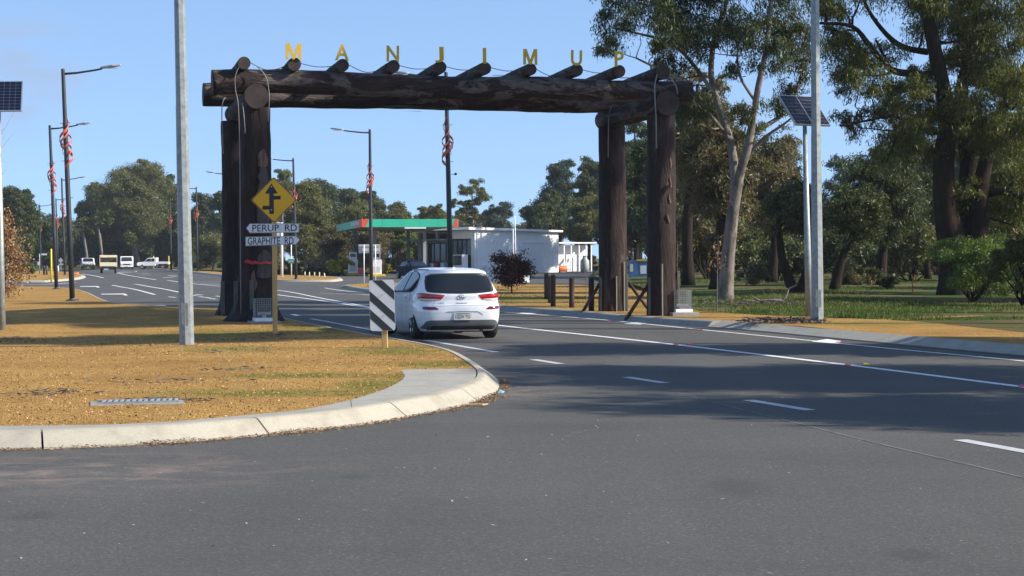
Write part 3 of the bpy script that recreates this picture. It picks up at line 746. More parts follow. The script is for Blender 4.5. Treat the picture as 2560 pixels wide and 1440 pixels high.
def limb(m, a, b, r0, r1, n=6, seg=5, wob=0.12, up=0.25):
    a, b = Vector(a), Vector(b); L = (b - a).length; pts = []
    for i in range(seg + 1):
        t = i / seg
        p = a.lerp(b, t); k = math.sin(math.pi * t) * L
        p += Vector((random.uniform(-wob, wob), random.uniform(-wob, wob), random.uniform(-wob, wob) - up * (0.5 - 0.5 * t))) * k * .6
        pts.append(p)
    m.tube(pts, [r0 + (r1 - r0) * (i / seg) ** .8 for i in range(seg + 1)], n); return pts
def make_tree(name, label, base, trunks, clumps, leaf, bark, per=700, ln=.16, wd=.04, droop=.8, twigs=0, limb_r=.06, cat='tree', group=None, flat=.75, flare=1.25, bare=0):
    """trunks: list of [(point, radius), ...]; clumps: (centre, radius) -- world coordinates"""
    b = Vector(base); t = thing(name, label, cat, b, 0, group)
    m = MB(); nodes = []
    for tr in trunks:
        pts = [Vector(p) - b for p, _ in tr]; rr = [r for _, r in tr]
        sp = spline(pts, 4); rs = np.interp(np.linspace(0, len(rr) - 1, len(sp)), range(len(rr)), rr)
        rs = [r * (1 + (flare - 1) * math.exp(-max(0, p.z) / .5)) for r, p in zip(rs, sp)]
        sd = random.random() * 50
        m.tube(sp, list(rs), 10, disp=lambda q: 1 + .12 * noise.noise((q.x * 1.6 + sd, q.y * 1.6, q.z * .8)))
        nodes += [(p, r) for p, r in zip(sp, rs)]
    for c, r in clumps:
        c = Vector(c) - b
        cand = [q for q in nodes if q[0].z < c.z + .1 * r] or nodes
        p, pr = min(cand, key=lambda q: (q[0] - c).length * (1.0 if q[0].z > .25 * c.z else 1.6))
        r0 = min(pr * .7, limb_r * (.6 + r * .4))
        pts = limb(m, p, c, r0, r0 * .3)
        for _ in range(twigs):
            e = c + Vector((random.gauss(0, 1), random.gauss(0, 1), random.gauss(0, .7))).normalized() * r * random.uniform(.6, 1.0)
            limb(m, pts[-2] if random.random() < .5 else pts[-1], e, r0 * .32, r0 * .1, 4, 3, .2, 0)
    smooth = m.build('trunk', bark, t, smooth=True)
    if per:
        cl = [(tuple(Vector(c) - b), r) for c, r in clumps]
        mesh_obj('crown', quads_mesh('crown', crown_leaves(cl, per, ln, wd, droop, flat), leaf), None, t)
    return t
def auto_tree(name, label, u, Y, top, left, right, bot, leaf, bark='bark_dark', n=18, per=520, ln=.34, wd=.12, droop=.6, zf=None, cat='tree', group=None, shape='dome', vbase=None, rk=1.0, depth=1.0, tr=None, twigs=0, lean=0.0, trunks=1, flat=.75):
    pb = W(u, 660, Y); zf = zf or H
    base = Vector((pb.x, Y, zf(pb.x, Y) - .05))
    px = F_PX / Y
    if Y > 100: ln, wd, per = ln * .74, wd * .74, per * 1.7
    zt, zb = W(u, top, Y).z, W(u, bot, Y).z
    xl, xr = W(left, 660, Y).x, W(right, 660, Y).x
    cx, hw = (xl + xr) / 2, (xr - xl) / 2; hh = (zt - zb) / 2; cz = (zt + zb) / 2
    clumps = []; tries = 0; sd = random.random() * 90
    n = int(n * 1.8)
    r0 = rk * min(hw, hh * 1.4) * (0.60 if n < 15 else 0.50 if n < 30 else .44)
    while len(clumps) < n and tries < 4000:
        tries += 1
        d = Vector((random.uniform(-1, 1), random.uniform(-1, 1), random.uniform(-1, 1)))
        if d.length > .82 + .5 * noise.noise(Vector((d.x * 1.6 + sd, d.y * 1.6, d.z * 1.9))): continue
        if shape == 'dome' and d.z < -.5 and random.random() < .3: continue
        if shape == 'gum' and d.length < .45: continue
        if shape == 'cone':
            if math.hypot(d.x, d.y) > .95 * (1 - (d.z + 1) / 2) + .12: continue
        r = r0 * random.choice((.5, .65, .8, 1.0, 1.2))
        c = Vector((cx + d.x * max(hw - r * .8, .1), Y + d.y * hw * depth, cz + d.z * max(hh - r * .6, .1)))
        if shape != 'cone' and any((c - Vector(q)).length < .62 * (r + s) * .5 for q, s in clumps): 
            if tries < 2500: continue
        clumps.append((tuple(c), r))
    H0 = zt - base.z; rt = tr or H0 * .022
    trs = []
    for k in range(trunks):
        off = (k - (trunks - 1) / 2) * .8
        trs.append([(base + Vector((off * .25, 0, 0)), rt), (Vector((base.x + (cx - base.x) * .25 + random.uniform(-.2, .2) + off + lean * .3, Y, base.z + H0 * .3)), rt * .8), (Vector((cx + random.uniform(-.1, .1) * hw + off * 1.4, Y + random.uniform(-.2, .2) * hw, base.z + H0 * .6)), rt * .5), (Vector((cx + off * 1.8 + random.uniform(-.2, .2) * hw, Y, base.z + H0 * .86)), rt * .2)])
    return make_tree(name, label, base, trs, clumps, MT[leaf], MT[bark], per, ln, wd, droop, twigs, rt * .5, cat, group, flat)

# -- the pale gum right of the log arch
Yg = 60.0
def L3(px, Y, r0, r1, dy=0.0):
    n = len(px); return [(W(u, v, Y + dy * i / max(n - 1, 1)), r0 + (r1 - r0) * i / max(n - 1, 1)) for i, (u, v) in enumerate(px)]
gb = W(1812, 757, Yg)
g_tr = [L3([(1812, 765), (1815, 710), (1820, 650), (1826, 590), (1833, 530), (1841, 480), (1852, 425), (1868, 375), (1882, 300), (1895, 220), (1916, 120), (1928, 10), (1935, -80)], Yg, .265, .05, -1.0),
        L3([(1836, 520), (1838, 460), (1828, 365), (1800, 275), (1778, 190), (1786, 100), (1812, 30), (1820, -60)], Yg, .18, .05, 1.0),
        L3([(1824, 350), (1770, 280), (1720, 215), (1660, 180), (1590, 145)], Yg, .08, .03, -1.4),
        L3([(1790, 245), (1740, 170), (1680, 110), (1600, 85), (1530, 70)], Yg, .08, .025, 1.2),
        L3([(1876, 330), (1930, 305), (1975, 265), (2005, 180), (2010, 110)], Yg, .09, .03, 1.5),
        L3([(1890, 255), (1850, 190), (1845, 120), (1870, 50)], Yg, .06, .02, -.8),
        L3([(1868, 390), (1910, 345), (1960, 310), (1990, 285)], Yg, .07, .02, -1.2)]
g_cl = []
for u, v, r in ((1555, 62, 62), (1512, 118, 42), (1500, 40, 36), (1620, 40, 66), (1690, 40, 66), (1745, 80, 60), (1640, 100, 40), (1800, 20, 80), (1870, 60, 66), (1950, 45, 74), (1930, 150, 60), (1865, 262, 50), (1880, 315, 36), (1690, 190, 52), (1745, 250, 52), (1655, 155, 40), (1960, 225, 44), (2000, 90, 66), (2005, 170, 44), (1840, -70, 100), (1700, -70, 100), (1960, -80, 110), (1580, -30, 60), (1770, 130, 44), (1720, 300, 46), (1690, 262, 44), (1910, 95, 50), (1965, 120, 46), (1525, -10, 44), (1830, 180, 30), (1940, 270, 34), (1780, -190, 110), (1900, -220, 120), (1660, -160, 90), (1840, -330, 120), (1950, -330, 110), (1760, -300, 90)):
    Y = Yg + random.uniform(-1.3, 1.3); g_cl.append((tuple(W(u, v, Y)), r * Y / F_PX))
for _ in range(16):
    u, v = random.uniform(1530, 2000), random.uniform(-70, 120); Y = Yg + random.uniform(-1.6, 1.6); g_cl.append((tuple(W(u, v, Y)), random.uniform(40, 62) * Y / F_PX))
make_tree('gum_tree', 'tall pale-trunked gum tree standing just right of the log arch', gb, g_tr, g_cl, MT['leaf_gum_dark'], MT['bark_white'], 2000, .16, .030, 1.6, twigs=4, limb_r=.045, flat=.9)

# -- the big dark-trunked tree on the right
Yb = 65.0
bb = W(2400, 740, Yb)
b_tr = [L3([(2388, 752), (2382, 640), (2366, 540), (2358, 420), (2368, 300), (2342, 150), (2310, 0), (2300, -90)], Yb, .58, .14, -1.0),
        L3([(2415, 752), (2412, 640), (2406, 540), (2420, 420), (2402, 250), (2430, 100), (2452, -60)], Yb, .50, .12, 1.0),
        L3([(2436, 752), (2440, 640), (2448, 540), (2455, 450), (2484, 330), (2532, 220), (2585, 130)], Yb, .48, .10, -.6),
        L3([(2452, 492), (2500, 478), (2548, 492), (2600, 520)], Yb, .14, .06, -1.2),
        L3([(2350, 190), (2285, 185), (2225, 172), (2175, 115), (2130, 66), (2050, 58)], Yb, .17, .05, -1.5),
        L3([(2320, 130), (2265, 120), (2225, 95), (2180, 40), (2150, -20)], Yb, .13, .05, 1.2),
        L3([(2362, 330), (2300, 320), (2235, 290), (2175, 300), (2100, 315)], Yb, .10, .03, -1.5),
        L3([(2222, 172), (2205, 130), (2190, 100)], Yb, .08, .04),
        L3([(2230, 290), (2240, 340), (2225, 380), (2215, 410)], Yb, .06, .02)]
b_cl = []
for u, v, r in ((2085, 75, 52), (2145, 130, 50), (2105, 20, 50), (2170, 215, 60), (2230, 130, 42), (2195, 285, 46), (2265, 250, 66), (2298, 325, 58), (2240, 205, 50), (2320, 50, 60), (2400, 30, 72), (2480, 80, 74), (2545, 30, 76), (2395, 165, 58), (2465, 190, 66), (2545, 195, 70), (2305, 190, 50), (2345, 385, 44), (2495, 320, 56), (2548, 320, 66), (2115, 290, 34), (2140, 320, 30), (2275, 375, 34), (2430, 470, 34), (2545, 430, 60), (2510, 545, 52), (2150, -60, 90), (2290, -60, 110), (2430, -80, 110), (2550, -70, 100), (2060, 20, 50), (2385, 280, 40), (2435, 290, 44), (2105, 120, 40), (2560, 120, 60), (2450, 130, 40), (2130, 190, 36), (2060, -40, 70), (2200, -190, 120), (2350, -220, 130), (2480, -230, 130), (2280, -350, 130), (2420, -380, 130), (2120, -150, 90)):
    Y = Yb + random.uniform(-1.8, 1.4); b_cl.append((tuple(W(u, v, Y)), r * Y / F_PX))
for u0, u1, v0, v1, k in ((2290, 2610, -90, 330, 30), (2420, 2620, 280, 560, 12), (2070, 2290, -60, 230, 4), (2180, 2340, 200, 400, 7)):
    for _ in range(k):
        u, v = random.uniform(u0, u1), random.uniform(v0, v1); Y = Yb + random.uniform(-2.0, 2.4); b_cl.append((tuple(W(u, v, Y)), random.uniform(42, 72) * Y / F_PX))
make_tree('stringybark_tree', 'huge dark multi-trunked tree with hanging foliage at the right edge', bb, b_tr, b_cl, MT['leaf_gum'], MT['bark_red'], 2100, .165, .032, 1.6, twigs=3, limb_r=.06, flat=.95)

# -- trees on the bank behind them
G1 = 'trees on the grassy bank'
T = auto_tree
T('dark_tree', 'dark leaning tree between the arch posts and the pale gum', 1795, 76, 235, 1670, 1930, 570, 'leaf_brown', 'bark_dark', 30, 900, .2, .05, .8, zf=GZ, group=G1, tr=.34, twigs=3, lean=.6)
T('dark_tree', 'brown-tinged tall tree rising directly behind the right arch post', 1720, 84, 130, 1630, 1850, 500, 'leaf_brown', 'bark_dark', 28, 900, .22, .055, 1.0, zf=GZ, group=G1, tr=.3, twigs=3)
T('dark_tree', 'bushy brown-green tree behind the tilted double solar panel', 1930, 92, 300, 1830, 2020, 610, 'leaf_brown', 'bark_dark', 28, 900, .22, .06, .8, zf=GZ, group=G1, tr=.25, twigs=3)
T('paperbark_tree', 'low crooked multi-stemmed tree left of the solar light pole base', 1993, 66, 440, 1890, 2075, 620, 'leaf_dark', 'bark_dark', 18, 1000, .15, .04, .6, zf=GZ, group=G1, tr=.2, twigs=3, trunks=2)
T('paperbark_tree', 'low crooked dark tree just right of the thick grey pole', 2085, 70, 440, 2045, 2240, 640, 'leaf_dark', 'bark_dark', 18, 1000, .16, .045, .6, zf=GZ, group=G1, tr=.2, twigs=3, lean=.5)
T('casuarina_tree', 'dark dense she-oak in the gap left of the huge dark tree', 2200, 80, 345, 2095, 2330, 640, 'leaf_dark', 'bark_dark', 26, 1000, .2, .04, .8, zf=GZ, group=G1, tr=.25, twigs=2)
T('dark_tree', 'tall shady tree behind the huge dark trunks', 2320, 100, 300, 2220, 2420, 660, 'leaf_dark', 'bark_dark', 24, 800, .25, .07, .8, zf=GZ, group=G1, twigs=2)
T('dark_tree', 'leafy tree at the right edge behind the huge tree', 2520, 88, 260, 2430, 2640, 680, 'leaf_olive', 'bark_dark', 26, 850, .24, .07, .9, zf=GZ, group=G1, twigs=2)
T('grey_gum', 'thin grey-leaved tree seen in the sky gap beside the thick grey pole', 2095, 130, 372, 2040, 2190, 560, 'leaf_blue', 'bark_grey', 16, 420, .3, .08, 1.0, zf=GZ, group=G1, twigs=2, shape='gum')
for i, (u, Y, top, l, r, lf, lb) in enumerate(((1640, 110, 300, 1560, 1730, 'leaf_dark', 'dense dark tree between the two right arch posts'), (1590, 135, 330, 1500, 1690, 'leaf_dark', 'dark low tree seen through the right arch posts'), (1760, 140, 330, 1660, 1860, 'leaf_dark', 'shadowed woodland tree behind the leaning dark tree'), (1880, 150, 360, 1780, 1980, 'leaf_dark', 'shadowed woodland tree behind the pale gum trunk'), (1990, 160, 450, 1920, 2070, 'leaf_olive', 'woodland tree behind the crooked multi-stemmed tree'), (2140, 150, 470, 2050, 2240, 'leaf_dark', 'woodland tree below the sky gap right of the grey pole'), (2270, 150, 290, 2170, 2370, 'leaf_olive', 'woodland tree behind the dark she-oak'), (2420, 140, 220, 2310, 2530, 'leaf_dark', 'woodland tree behind the huge trunks on the right'), (2570, 130, 180, 2460, 2690, 'leaf_dark', 'woodland tree beyond the right edge bush'))):
    T('woodland_tree', lb, u, Y, top, l, r, 665, lf, 'bark_dark', 28, 620, .34, .11, .7, zf=GZ, group='woodland trees behind the bank', twigs=1)
# shading trees along the same verge, just outside the frame on the right
for i, (x, y, h_, cw, lb) in enumerate(((17.5, 17.4, 9.5, 4.8, 'roadside gum with wide crown nearest the camera on the right'), (20.5, 21.0, 12.5, 5.4, 'taller roadside gum second from the camera on the right'), (15.0, 22.6, 9.0, 4.2, 'short roadside gum third from the camera on the right'), (24.0, 30.6, 21.0, 4.2, 'very tall roadside gum fourth from the camera on the right'), (16.2, 29.6, 10.5, 3.2, 'thin young roadside gum near the pale kerb'), (18.5, 38.5, 19.5, 4.6, 'tall bushy roadside gum before the solar light'), (22.0, 41.5, 23.0, 5.4, 'tallest roadside gum right of the solar light'), (19.0, 46.0, 21.0, 5.2, 'very tall roadside gum beyond the solar light'), (20.5, 51.5, 20.0, 4.6, 'tall roadside gum at the start of the grassy bank'), (23.0, 57.0, 8.0, 5.5, 'spreading low gum on the grassy bank off to the right'), (29.0, 72.0, 8.5, 6.0, 'spreading low gum on the bank behind the leafy bush'))) :
    base = Vector((x, y, .15)); cl = []
    while len(cl) < 30:
        d = Vector((random.uniform(-1, 1), random.uniform(-1, 1), random.uniform(-1, 1)))
        if d.length > 1: continue
        cl.append(((x + d.x * cw * .5, y + d.y * cw * .5, h_ * (.66 if h_ < 14 else .90 if x == 24.0 else .82) + d.z * h_ * (.33 if h_ < 14 else .09 if x == 24.0 else .19)), random.uniform(.8, 1.45)))
    make_tree('roadside_gum', lb, base, [[(base, .22 + h_ * .008), ((x + .3, y, h_ * .35), .22), ((x - .2, y + .2, h_ * .65), .13), ((x, y, h_ * .9), .05)]], cl, MT['leaf_gum'], MT['bark_white'], 950, .26, .075, 1.3, twigs=2, group='gum trees along the right verge')

for x, y, h_, lb in ((11.5, 163, 15, 'dark tree shading the right end of the white building'), (15.5, 166, 16, 'tall dark tree on the bank beyond the shading tree')):
    u = 1280 + x / y * F_PX
    T('shade_tree', lb, u, y, 650 - (h_ - 1.3) / y * F_PX, u - 75, u + 75, 640, 'leaf_dark', 'bark_dark', 20, 800, .34, .11, .7, group='shade trees east of the building')
# -- mass behind the white station building
G2 = 'trees behind the petrol station'
T('dark_gum', 'tall dark feathery tree behind the white building, left of the arch post', 1400, 235, 378, 1345, 1455, 600, 'leaf_blue', 'bark_grey', 20, 900, .42, .13, .8, group=G2, twigs=1)
T('dark_gum', 'dark round tree spreading over the white building roof', 1350, 225, 465, 1290, 1425, 640, 'leaf_dark', 'bark_dark', 20, 1100, .4, .14, .6, group=G2)
T('dark_gum', 'tall dark tree touching the left side of the right rear post', 1475, 215, 385, 1425, 1535, 640, 'leaf_dark', 'bark_dark', 22, 1000, .4, .13, .7, group=G2)
T('dark_gum', 'olive-lit tree above the lattice shed', 1452, 200, 470, 1400, 1515, 640, 'leaf_olive', 'bark_dark', 20, 1000, .36, .12, .7, group=G2)
T('dark_gum', 'dark tree filling the space behind the right rear post', 1540, 190, 330, 1490, 1620, 650, 'leaf_dark', 'bark_dark', 24, 1000, .4, .13, .7, group=G2)
T('tall_gum', 'tall open gum with pale limbs behind the canopy right end', 1185, 260, 432, 1120, 1238, 590, 'leaf_gum', 'bark_grey', 14, 700, .40, .12, .9, group=G2, twigs=3, shape='gum', rk=.62)
T('tall_gum', 'rounded gum left of the dark centre lamp post', 1088, 255, 488, 1035, 1135, 600, 'leaf_gum', 'bark_grey', 14, 750, .40, .13, .9, group=G2, twigs=2, shape='gum', rk=.75)
T('tall_gum', 'pale bluish gum at the right end of the station tree line', 1248, 250, 500, 1205, 1292, 600, 'leaf_blue', 'bark_grey', 12, 800, .4, .13, .9, group=G2, twigs=1)
T('tall_gum', 'low gum crown right behind the white roof edge', 1140, 240, 545, 1080, 1210, 640, 'leaf_olive', 'bark_grey', 14, 800, .4, .13, .9, group=G2, twigs=1)
# -- trees left of the station
G3 = 'trees along the far side of the road'
T('pale_gum', 'small pale crown peeking over the olive tree beside the left arch post', 705, 240, 416, 672, 740, 520, 'leaf_olive', 'bark_grey', 8, 800, .4, .12, .9, group=G3, twigs=1)
T('olive_tree', 'large olive-green tree right of the yellow diamond sign', 765, 190, 443, 695, 838, 675, 'leaf_olive', 'bark_grey', 26, 1050, .34, .11, .6, group=G3)
T('dark_tree', 'dark treetop left of the second lamp post behind the olive trees', 800, 285, 437, 752, 862, 600, 'leaf_dark', 'bark_dark', 16, 1000, .5, .18, .6, group=G3)
T('dark_tree', 'dark treetop in the middle of the far ridge', 868, 290, 463, 820, 918, 600, 'leaf_dark', 'bark_dark', 16, 1000, .5, .18, .6, group=G3)
T('dark_tree', 'dark treetop directly behind the lamp post with ribbon over the canopy', 930, 285, 470, 888, 968, 600, 'leaf_dark', 'bark_dark', 16, 1000, .5, .18, .6, group=G3)
T('olive_tree', 'olive tree behind the left end of the green canopy', 878, 215, 498, 820, 955, 670, 'leaf_olive', 'bark_grey', 22, 1000, .38, .13, .6, group=G3)
T('olive_tree', 'dull green tree above the middle of the green canopy', 985, 230, 495, 935, 1045, 660, 'leaf_olive', 'bark_grey', 20, 1000, .4, .14, .6, group=G3)
T('brown_tree', 'brownish bushy tree beside the big olive tree', 838, 178, 545, 785, 885, 680, 'leaf_brown', 'bark_grey', 18, 1000, .3, .1, .5, group=G3)
T('olive_tree', 'yellow-green leafy tree behind the parked dark car', 1015, 195, 566, 975, 1058, 690, 'leaf_bright', 'bark_grey', 18, 900, .32, .11, .5, group=G3)
T('brown_tree', 'brown scrubby tree behind the fuel pumps', 925, 190, 560, 870, 985, 685, 'leaf_brown', 'bark_grey', 20, 800, .3, .09, .5, group=G3, twigs=2)
T('brown_tree', 'low scrubby tree behind the left arch post', 640, 200, 520, 560, 720, 680, 'leaf_brown', 'bark_grey', 22, 900, .34, .11, .5, group=G3)
# -- left background
T('dark_tree', 'dark eucalypt at the far left edge behind the autumn tree', 45, 230, 442, -20, 110, 640, 'leaf_dark', 'bark_dark', 22, 1000, .42, .14, .8, group=G3, twigs=1)
T('dark_tree', 'dark tree left of the tall lamp posts at the bend', 130, 265, 515, 80, 190, 650, 'leaf_dark', 'bark_dark', 18, 900, .46, .15, .8, group=G3, twigs=1)
T('dark_tree', 'dark low trees mass beyond the side street', 20, 200, 560, -40, 90, 680, 'leaf_dark', 'bark_dark', 18, 900, .4, .14, .8, group=G3)
T('big_gum', 'big domed olive gum with pale limbs behind the white trucks', 335, 296, 376, 222, 450, 630, 'leaf_olive', 'bark_white', 40, 1000, .40, .12, .9, group=G3, twigs=3, shape='gum', tr=.5, rk=.72)
T('big_gum', 'lower left gum merging with the big domed gum', 250, 300, 440, 182, 320, 645, 'leaf_gum', 'bark_grey', 26, 1000, .40, .13, .9, group=G3, twigs=2, rk=.75)
T('olive_tree', 'olive tree behind the white pickup by the kerb', 400, 302, 500, 345, 452, 655, 'leaf_olive', 'bark_white', 20, 900, .44, .14, .8, group=G3, twigs=2)
T('dark_tree', 'dark rounded treetop just left of the thick grey pole', 432, 300, 430, 400, 470, 600, 'leaf_dark', 'bark_dark', 14, 1000, .5, .17, .6, group=G3)
T('dark_tree', 'dark tree right of the thick grey pole', 500, 295, 470, 465, 545, 640, 'leaf_dark', 'bark_dark', 16, 1000, .5, .17, .6, group=G3)
T('dark_tree', 'dark tree close against the left arch post', 548, 285, 455, 515, 590, 640, 'leaf_dark', 'bark_dark', 16, 1000, .5, .17, .6, group=G3)
T('olive_tree', 'olive bushy tree between the grey pole and the left arch post', 532, 212, 565, 472, 590, 682, 'leaf_olive', 'bark_grey', 18, 900, .34, .11, .5, group=G3)
for u, Y, top, l, r, lb in ((210, 300, 560, 150, 290, 'far dark tree behind the bull-barred wagon'), (300, 310, 575, 250, 380, 'far dark tree behind the tray truck'), (100, 290, 570, 40, 170, 'far dark tree behind the street-name sign'), (440, 300, 560, 390, 500, 'far dark tree behind the white pickup')):
    T('far_tree', lb, u, Y, top, l, r, 672, 'leaf_dark', 'bark_dark', 14, 800, .5, .18, .5, group='far trees closing the road bend')
# pale slender trunks under the domed gum
for u, h_, lb in ((349, 640, 'pale forked young gum trunk right of the white bus'), (218, 600, 'pale bare gum trunk behind the bull-barred wagon'), (256, 590, 'leaning pale trunk behind the tray truck')):
    b = W(u, 668, 288); b.z = H(b.x, b.y)
    m = MB(); t = thing('young_gum', lb, 'tree', b, 0, 'pale trunks under the domed gum')
    top = W(u - 12, h_ - 30, 288) - b; mid = W(u - 2, (h_ + 668) / 2, 288) - b
    m.tube(spline([(0, 0, 0), mid, top], 4), [.28, .27, .26, .25, .24, .22, .2, .18, .15], 8)
    limb(m, mid, W(u - 14, h_ - 30, 288) - b, .10, .04)
    m.build('trunk', MT['bark_grey'], t, True)
    cl = [(tuple(W(u + random.uniform(-28, 28), h_ - random.uniform(20, 60), 288) - b), 1.0) for _ in range(5)]
    mesh_obj('crown', quads_mesh('crown', crown_leaves(cl, 300, .4, .13, .9), MT['leaf_gum']), None, t)

# -- continuous belts of trees further back
US6 = list(range(-40, 1330, 52)); LB6 = ordinal_labels(US6, 'low belt tree')
for i, u in enumerate(US6):
    Y = 312 + (i * 53 % 60); tp = (548, 572, 560, 540, 580, 556)[i % 6] + random.uniform(-8, 8) - (45 if 640 < u < 1050 else 22 if u >= 1050 else 0)
    T('belt_tree', LB6[i], u, Y, tp, u - random.uniform(34, 48), u + random.uniform(34, 48), 664, ('leaf_dark', 'leaf_olive', 'leaf_gum', 'leaf_blue', 'leaf_brown')[i % 5], 'bark_grey', 13, 620, .5, .17, .6, group='belt of trees closing the view', twigs=1, rk=1.05)
US7 = list(range(1575, 2660, 62)); LB7 = ordinal_labels(US7, 'back woodland tree')
for i, u in enumerate(US7):
    Y = 168 + (i * 37 % 40); tp = (400, 330, 430, 370, 300)[i % 5] + random.uniform(-15, 15)
    if 2020 < u < 2170: tp = 505
    T('back_tree', LB7[i], u, Y, tp, u - random.uniform(52, 72), u + random.uniform(52, 72), 668, ('leaf_olive', 'leaf_brown', 'leaf_gum', 'leaf_dark')[i % 4], 'bark_dark', 18, 650, .36, .11, .7, zf=GZ, group='back rows of the woodland', twigs=1)
# -- shrubs
def shrub(name, label, u, v, wd, ht, leaf, per=900, ln=.12, wl=.05, zf=None, droop=.2, n=9, cat='shrub', group=None, bark='bark_dark', dep=.8):
    b = P(u, v, 0, zf or H); px = F_PX / b.y
    t = thing(name, label, cat, b, 0, group); cl = []
    hw, hh = wd / px / 2, ht / px
    for i in range(n):
        a = random.uniform(0, 6.28); q = random.random() ** .5
        z = hh * random.uniform(.25, .8)
        cl.append(((math.cos(a) * q * hw * .75, math.sin(a) * q * hw * dep, z), min(hw, hh) * random.uniform(.3, .46)))
    m = MB()
    for c, r in cl: limb(m, (random.uniform(-.05, .05), 0, 0), c, .02 + hh * .012, .008, 5, 4)
    m.build('stems', MT[bark], t, True)
    s = 1 / max(.3, min(hw, hh) * .4)
    mesh_obj('foliage', quads_mesh('foliage', crown_leaves(cl, per * s, ln, wl, droop, .9), MT[leaf]), None, t)
    return t
shrub('wattle_bush', 'bright feathery green bush at the foot of the huge dark tree', 2430, 756, 235, 178, 'leaf_bright', 2800, .12, .025, GZ, .6, 13)
shrub('wattle_bush', 'taller leafy bush at the right frame edge', 2560, 765, 190, 210, 'leaf_olive', 2200, .15, .04, GZ, .8, 13)
shrub('flowering_bush', 'rounded yellow flowering bush behind the left fuel pump', 846, 689.5, 66, 40, 'leaf_yellow', 1100, .2, .08, None, .1, 10)
shrub('flowering_bush', 'small yellow flowering bush beside the parked dark car', 962, 687, 30, 28, 'leaf_yellow', 900, .2, .08, None, .1, 7)
for i, (u, lb) in enumerate(((700, 'low clipped hedge bush left of the white sign pole'), (735, 'low clipped hedge bush under the small green sign'), (772, 'low clipped hedge bush behind the white bollards'), (806, 'low clipped hedge bush beside the yellow flowering bush'))):
    shrub('hedge_bush', lb, u, 689.5, 42, 20, 'leaf_dark', 1000, .2, .09, None, 0, 8, group='clipped hedge bushes by the station')
shrub('scrub_bush', 'grey scrubby bush at the back of the grassy bank', 2140, 712, 110, 50, 'leaf_brown', 900, .16, .04, GZ, .3, 10)
shrub('scrub_bush', 'low dark scrub bush near the orange marker', 2215, 722, 80, 40, 'leaf_dark', 900, .16, .04, GZ, .3, 8)
shrub('scrub_bush', 'pale grassy scrub bush behind the pale gum trunk', 1885, 712, 90, 52, 'leaf_brown', 800, .18, .04, GZ, .3, 8)
shrub('roadside_shrub', 'small clipped bright green shrub beside the street-name sign', 70, 689, 46, 26, 'leaf_bright', 900, .3, .13, None, .1, 7)
G4 = 'dark understorey shrubs among the woodland trunks'
US4 = list(range(1668, 2640, 34)); LB4 = ordinal_labels(US4, 'dark understorey shrub')
for u, v, w_, h_, lf in [(u, 712 - (i % 3) * 9, random.uniform(150, 240), random.uniform(80, 190), ('leaf_dark', 'leaf_dark', 'leaf_olive', 'leaf_brown')[i % 4]) for i, u in enumerate(US4)]:
    b = W(u, v, 95 + (u * 7 % 70))
    px = F_PX / b.y; gz = GZ(b.x, b.y)
    t = shrub('understorey_shrub', LB4[US4.index(u)], u, 700, w_, h_ + 20, lf, 700, .26, .09, lambda x, y: 0.3, .3, 10, group=G4)
    t.location = (b.x, b.y, gz - .2)
G5 = 'dull green undergrowth below the far trees'
US5 = list(range(-20, 640, 34)) + list(range(660, 1060, 36)) + list(range(1400, 1560, 40)); LB5 = ordinal_labels(US5, 'undergrowth bush')
for i, u in enumerate(US5):
    Y = 290 + (i * 37 % 40) if u < 480 else 235 + (i * 37 % 30) if u < 640 else 196 + (i * 29 % 30)
    if u < 70: Y = 190
    b = W(u, 670, Y); px = F_PX / Y
    t = shrub('undergrowth_bush', LB5[i], u, 690, random.uniform(44, 70), random.uniform(28, 62) * (.8 if u < 480 else 1), ('leaf_dark', 'leaf_olive', 'leaf_dark', 'leaf_brown', 'leaf_gum')[i % 5], 620, .4, .15, None, .3, 8, group=G5)
    t.location = (b.x, Y, H(b.x, Y))
# -- leafless shrubs by the station
def bare(name, label, b, hw, hh, n, leafn=0, leaf='leaf_brown', bark='twig', r=.05):
    t = thing(name, label, 'shrub', b); m = MB(); tips = []
    for i in range(n):
        a = random.uniform(0, 6.28); e = Vector((math.cos(a) * hw * random.uniform(.2, .7), math.sin(a) * hw * .5, hh * random.uniform(.4, .75)))
        p = limb(m, (0, 0, 0), e, r, r * .5, 5, 4, .1)
        for k in range(5):
            q = p[random.choice((2, 3, 4))]
            e2 = q + Vector((random.gauss(0, .3) * hw, random.gauss(0, .25) * hw, random.uniform(.1, .4) * hh))
            p2 = limb(m, q, e2, r * .45, r * .2, 4, 3, .15)
            for z in range(3):
                q2 = p2[random.choice((1, 2, 3))]; e3 = q2 + Vector((random.gauss(0, .15) * hw, random.gauss(0, .15) * hw, random.uniform(0, .2) * hh)); limb(m, q2, e3, r * .22, r * .12, 3, 2, .1); tips.append(tuple(e3))
    m.build('branches', MT[bark], t, True)
    if leafn:
        c = np.array([tips[i % len(tips)] for i in range(leafn)]) + rng.normal(0, .04, (leafn, 3)) * hw
        mesh_obj('foliage', quads_mesh('foliage', leaf_quads(c, rng.uniform(.7, 1.3, leafn) * .14, np.full(leafn, .06), rng.normal(size=(leafn, 3))), MT[leaf]), None, t)
    return t
for u, v, w_, h_, lb in ((800, 690, 90, 70, 'grey leafless shrub behind the white bollards'), (905, 687, 120, 110, 'wide leafless grey tree behind the fuel pumps'), (1000, 686, 70, 95, 'leafless twiggy tree behind the parked dark car'), (1045, 684, 50, 90, 'thin leafless tree left of the shop front')):
    b = P(u, v); b.y += 6; b.x = (u - 1280) / F_PX * b.y; b.z = H(b.x, b.y)
    px = F_PX / b.y; bare('bare_shrub', lb, b, w_ / px / 2, h_ / px, 9, r=.07)
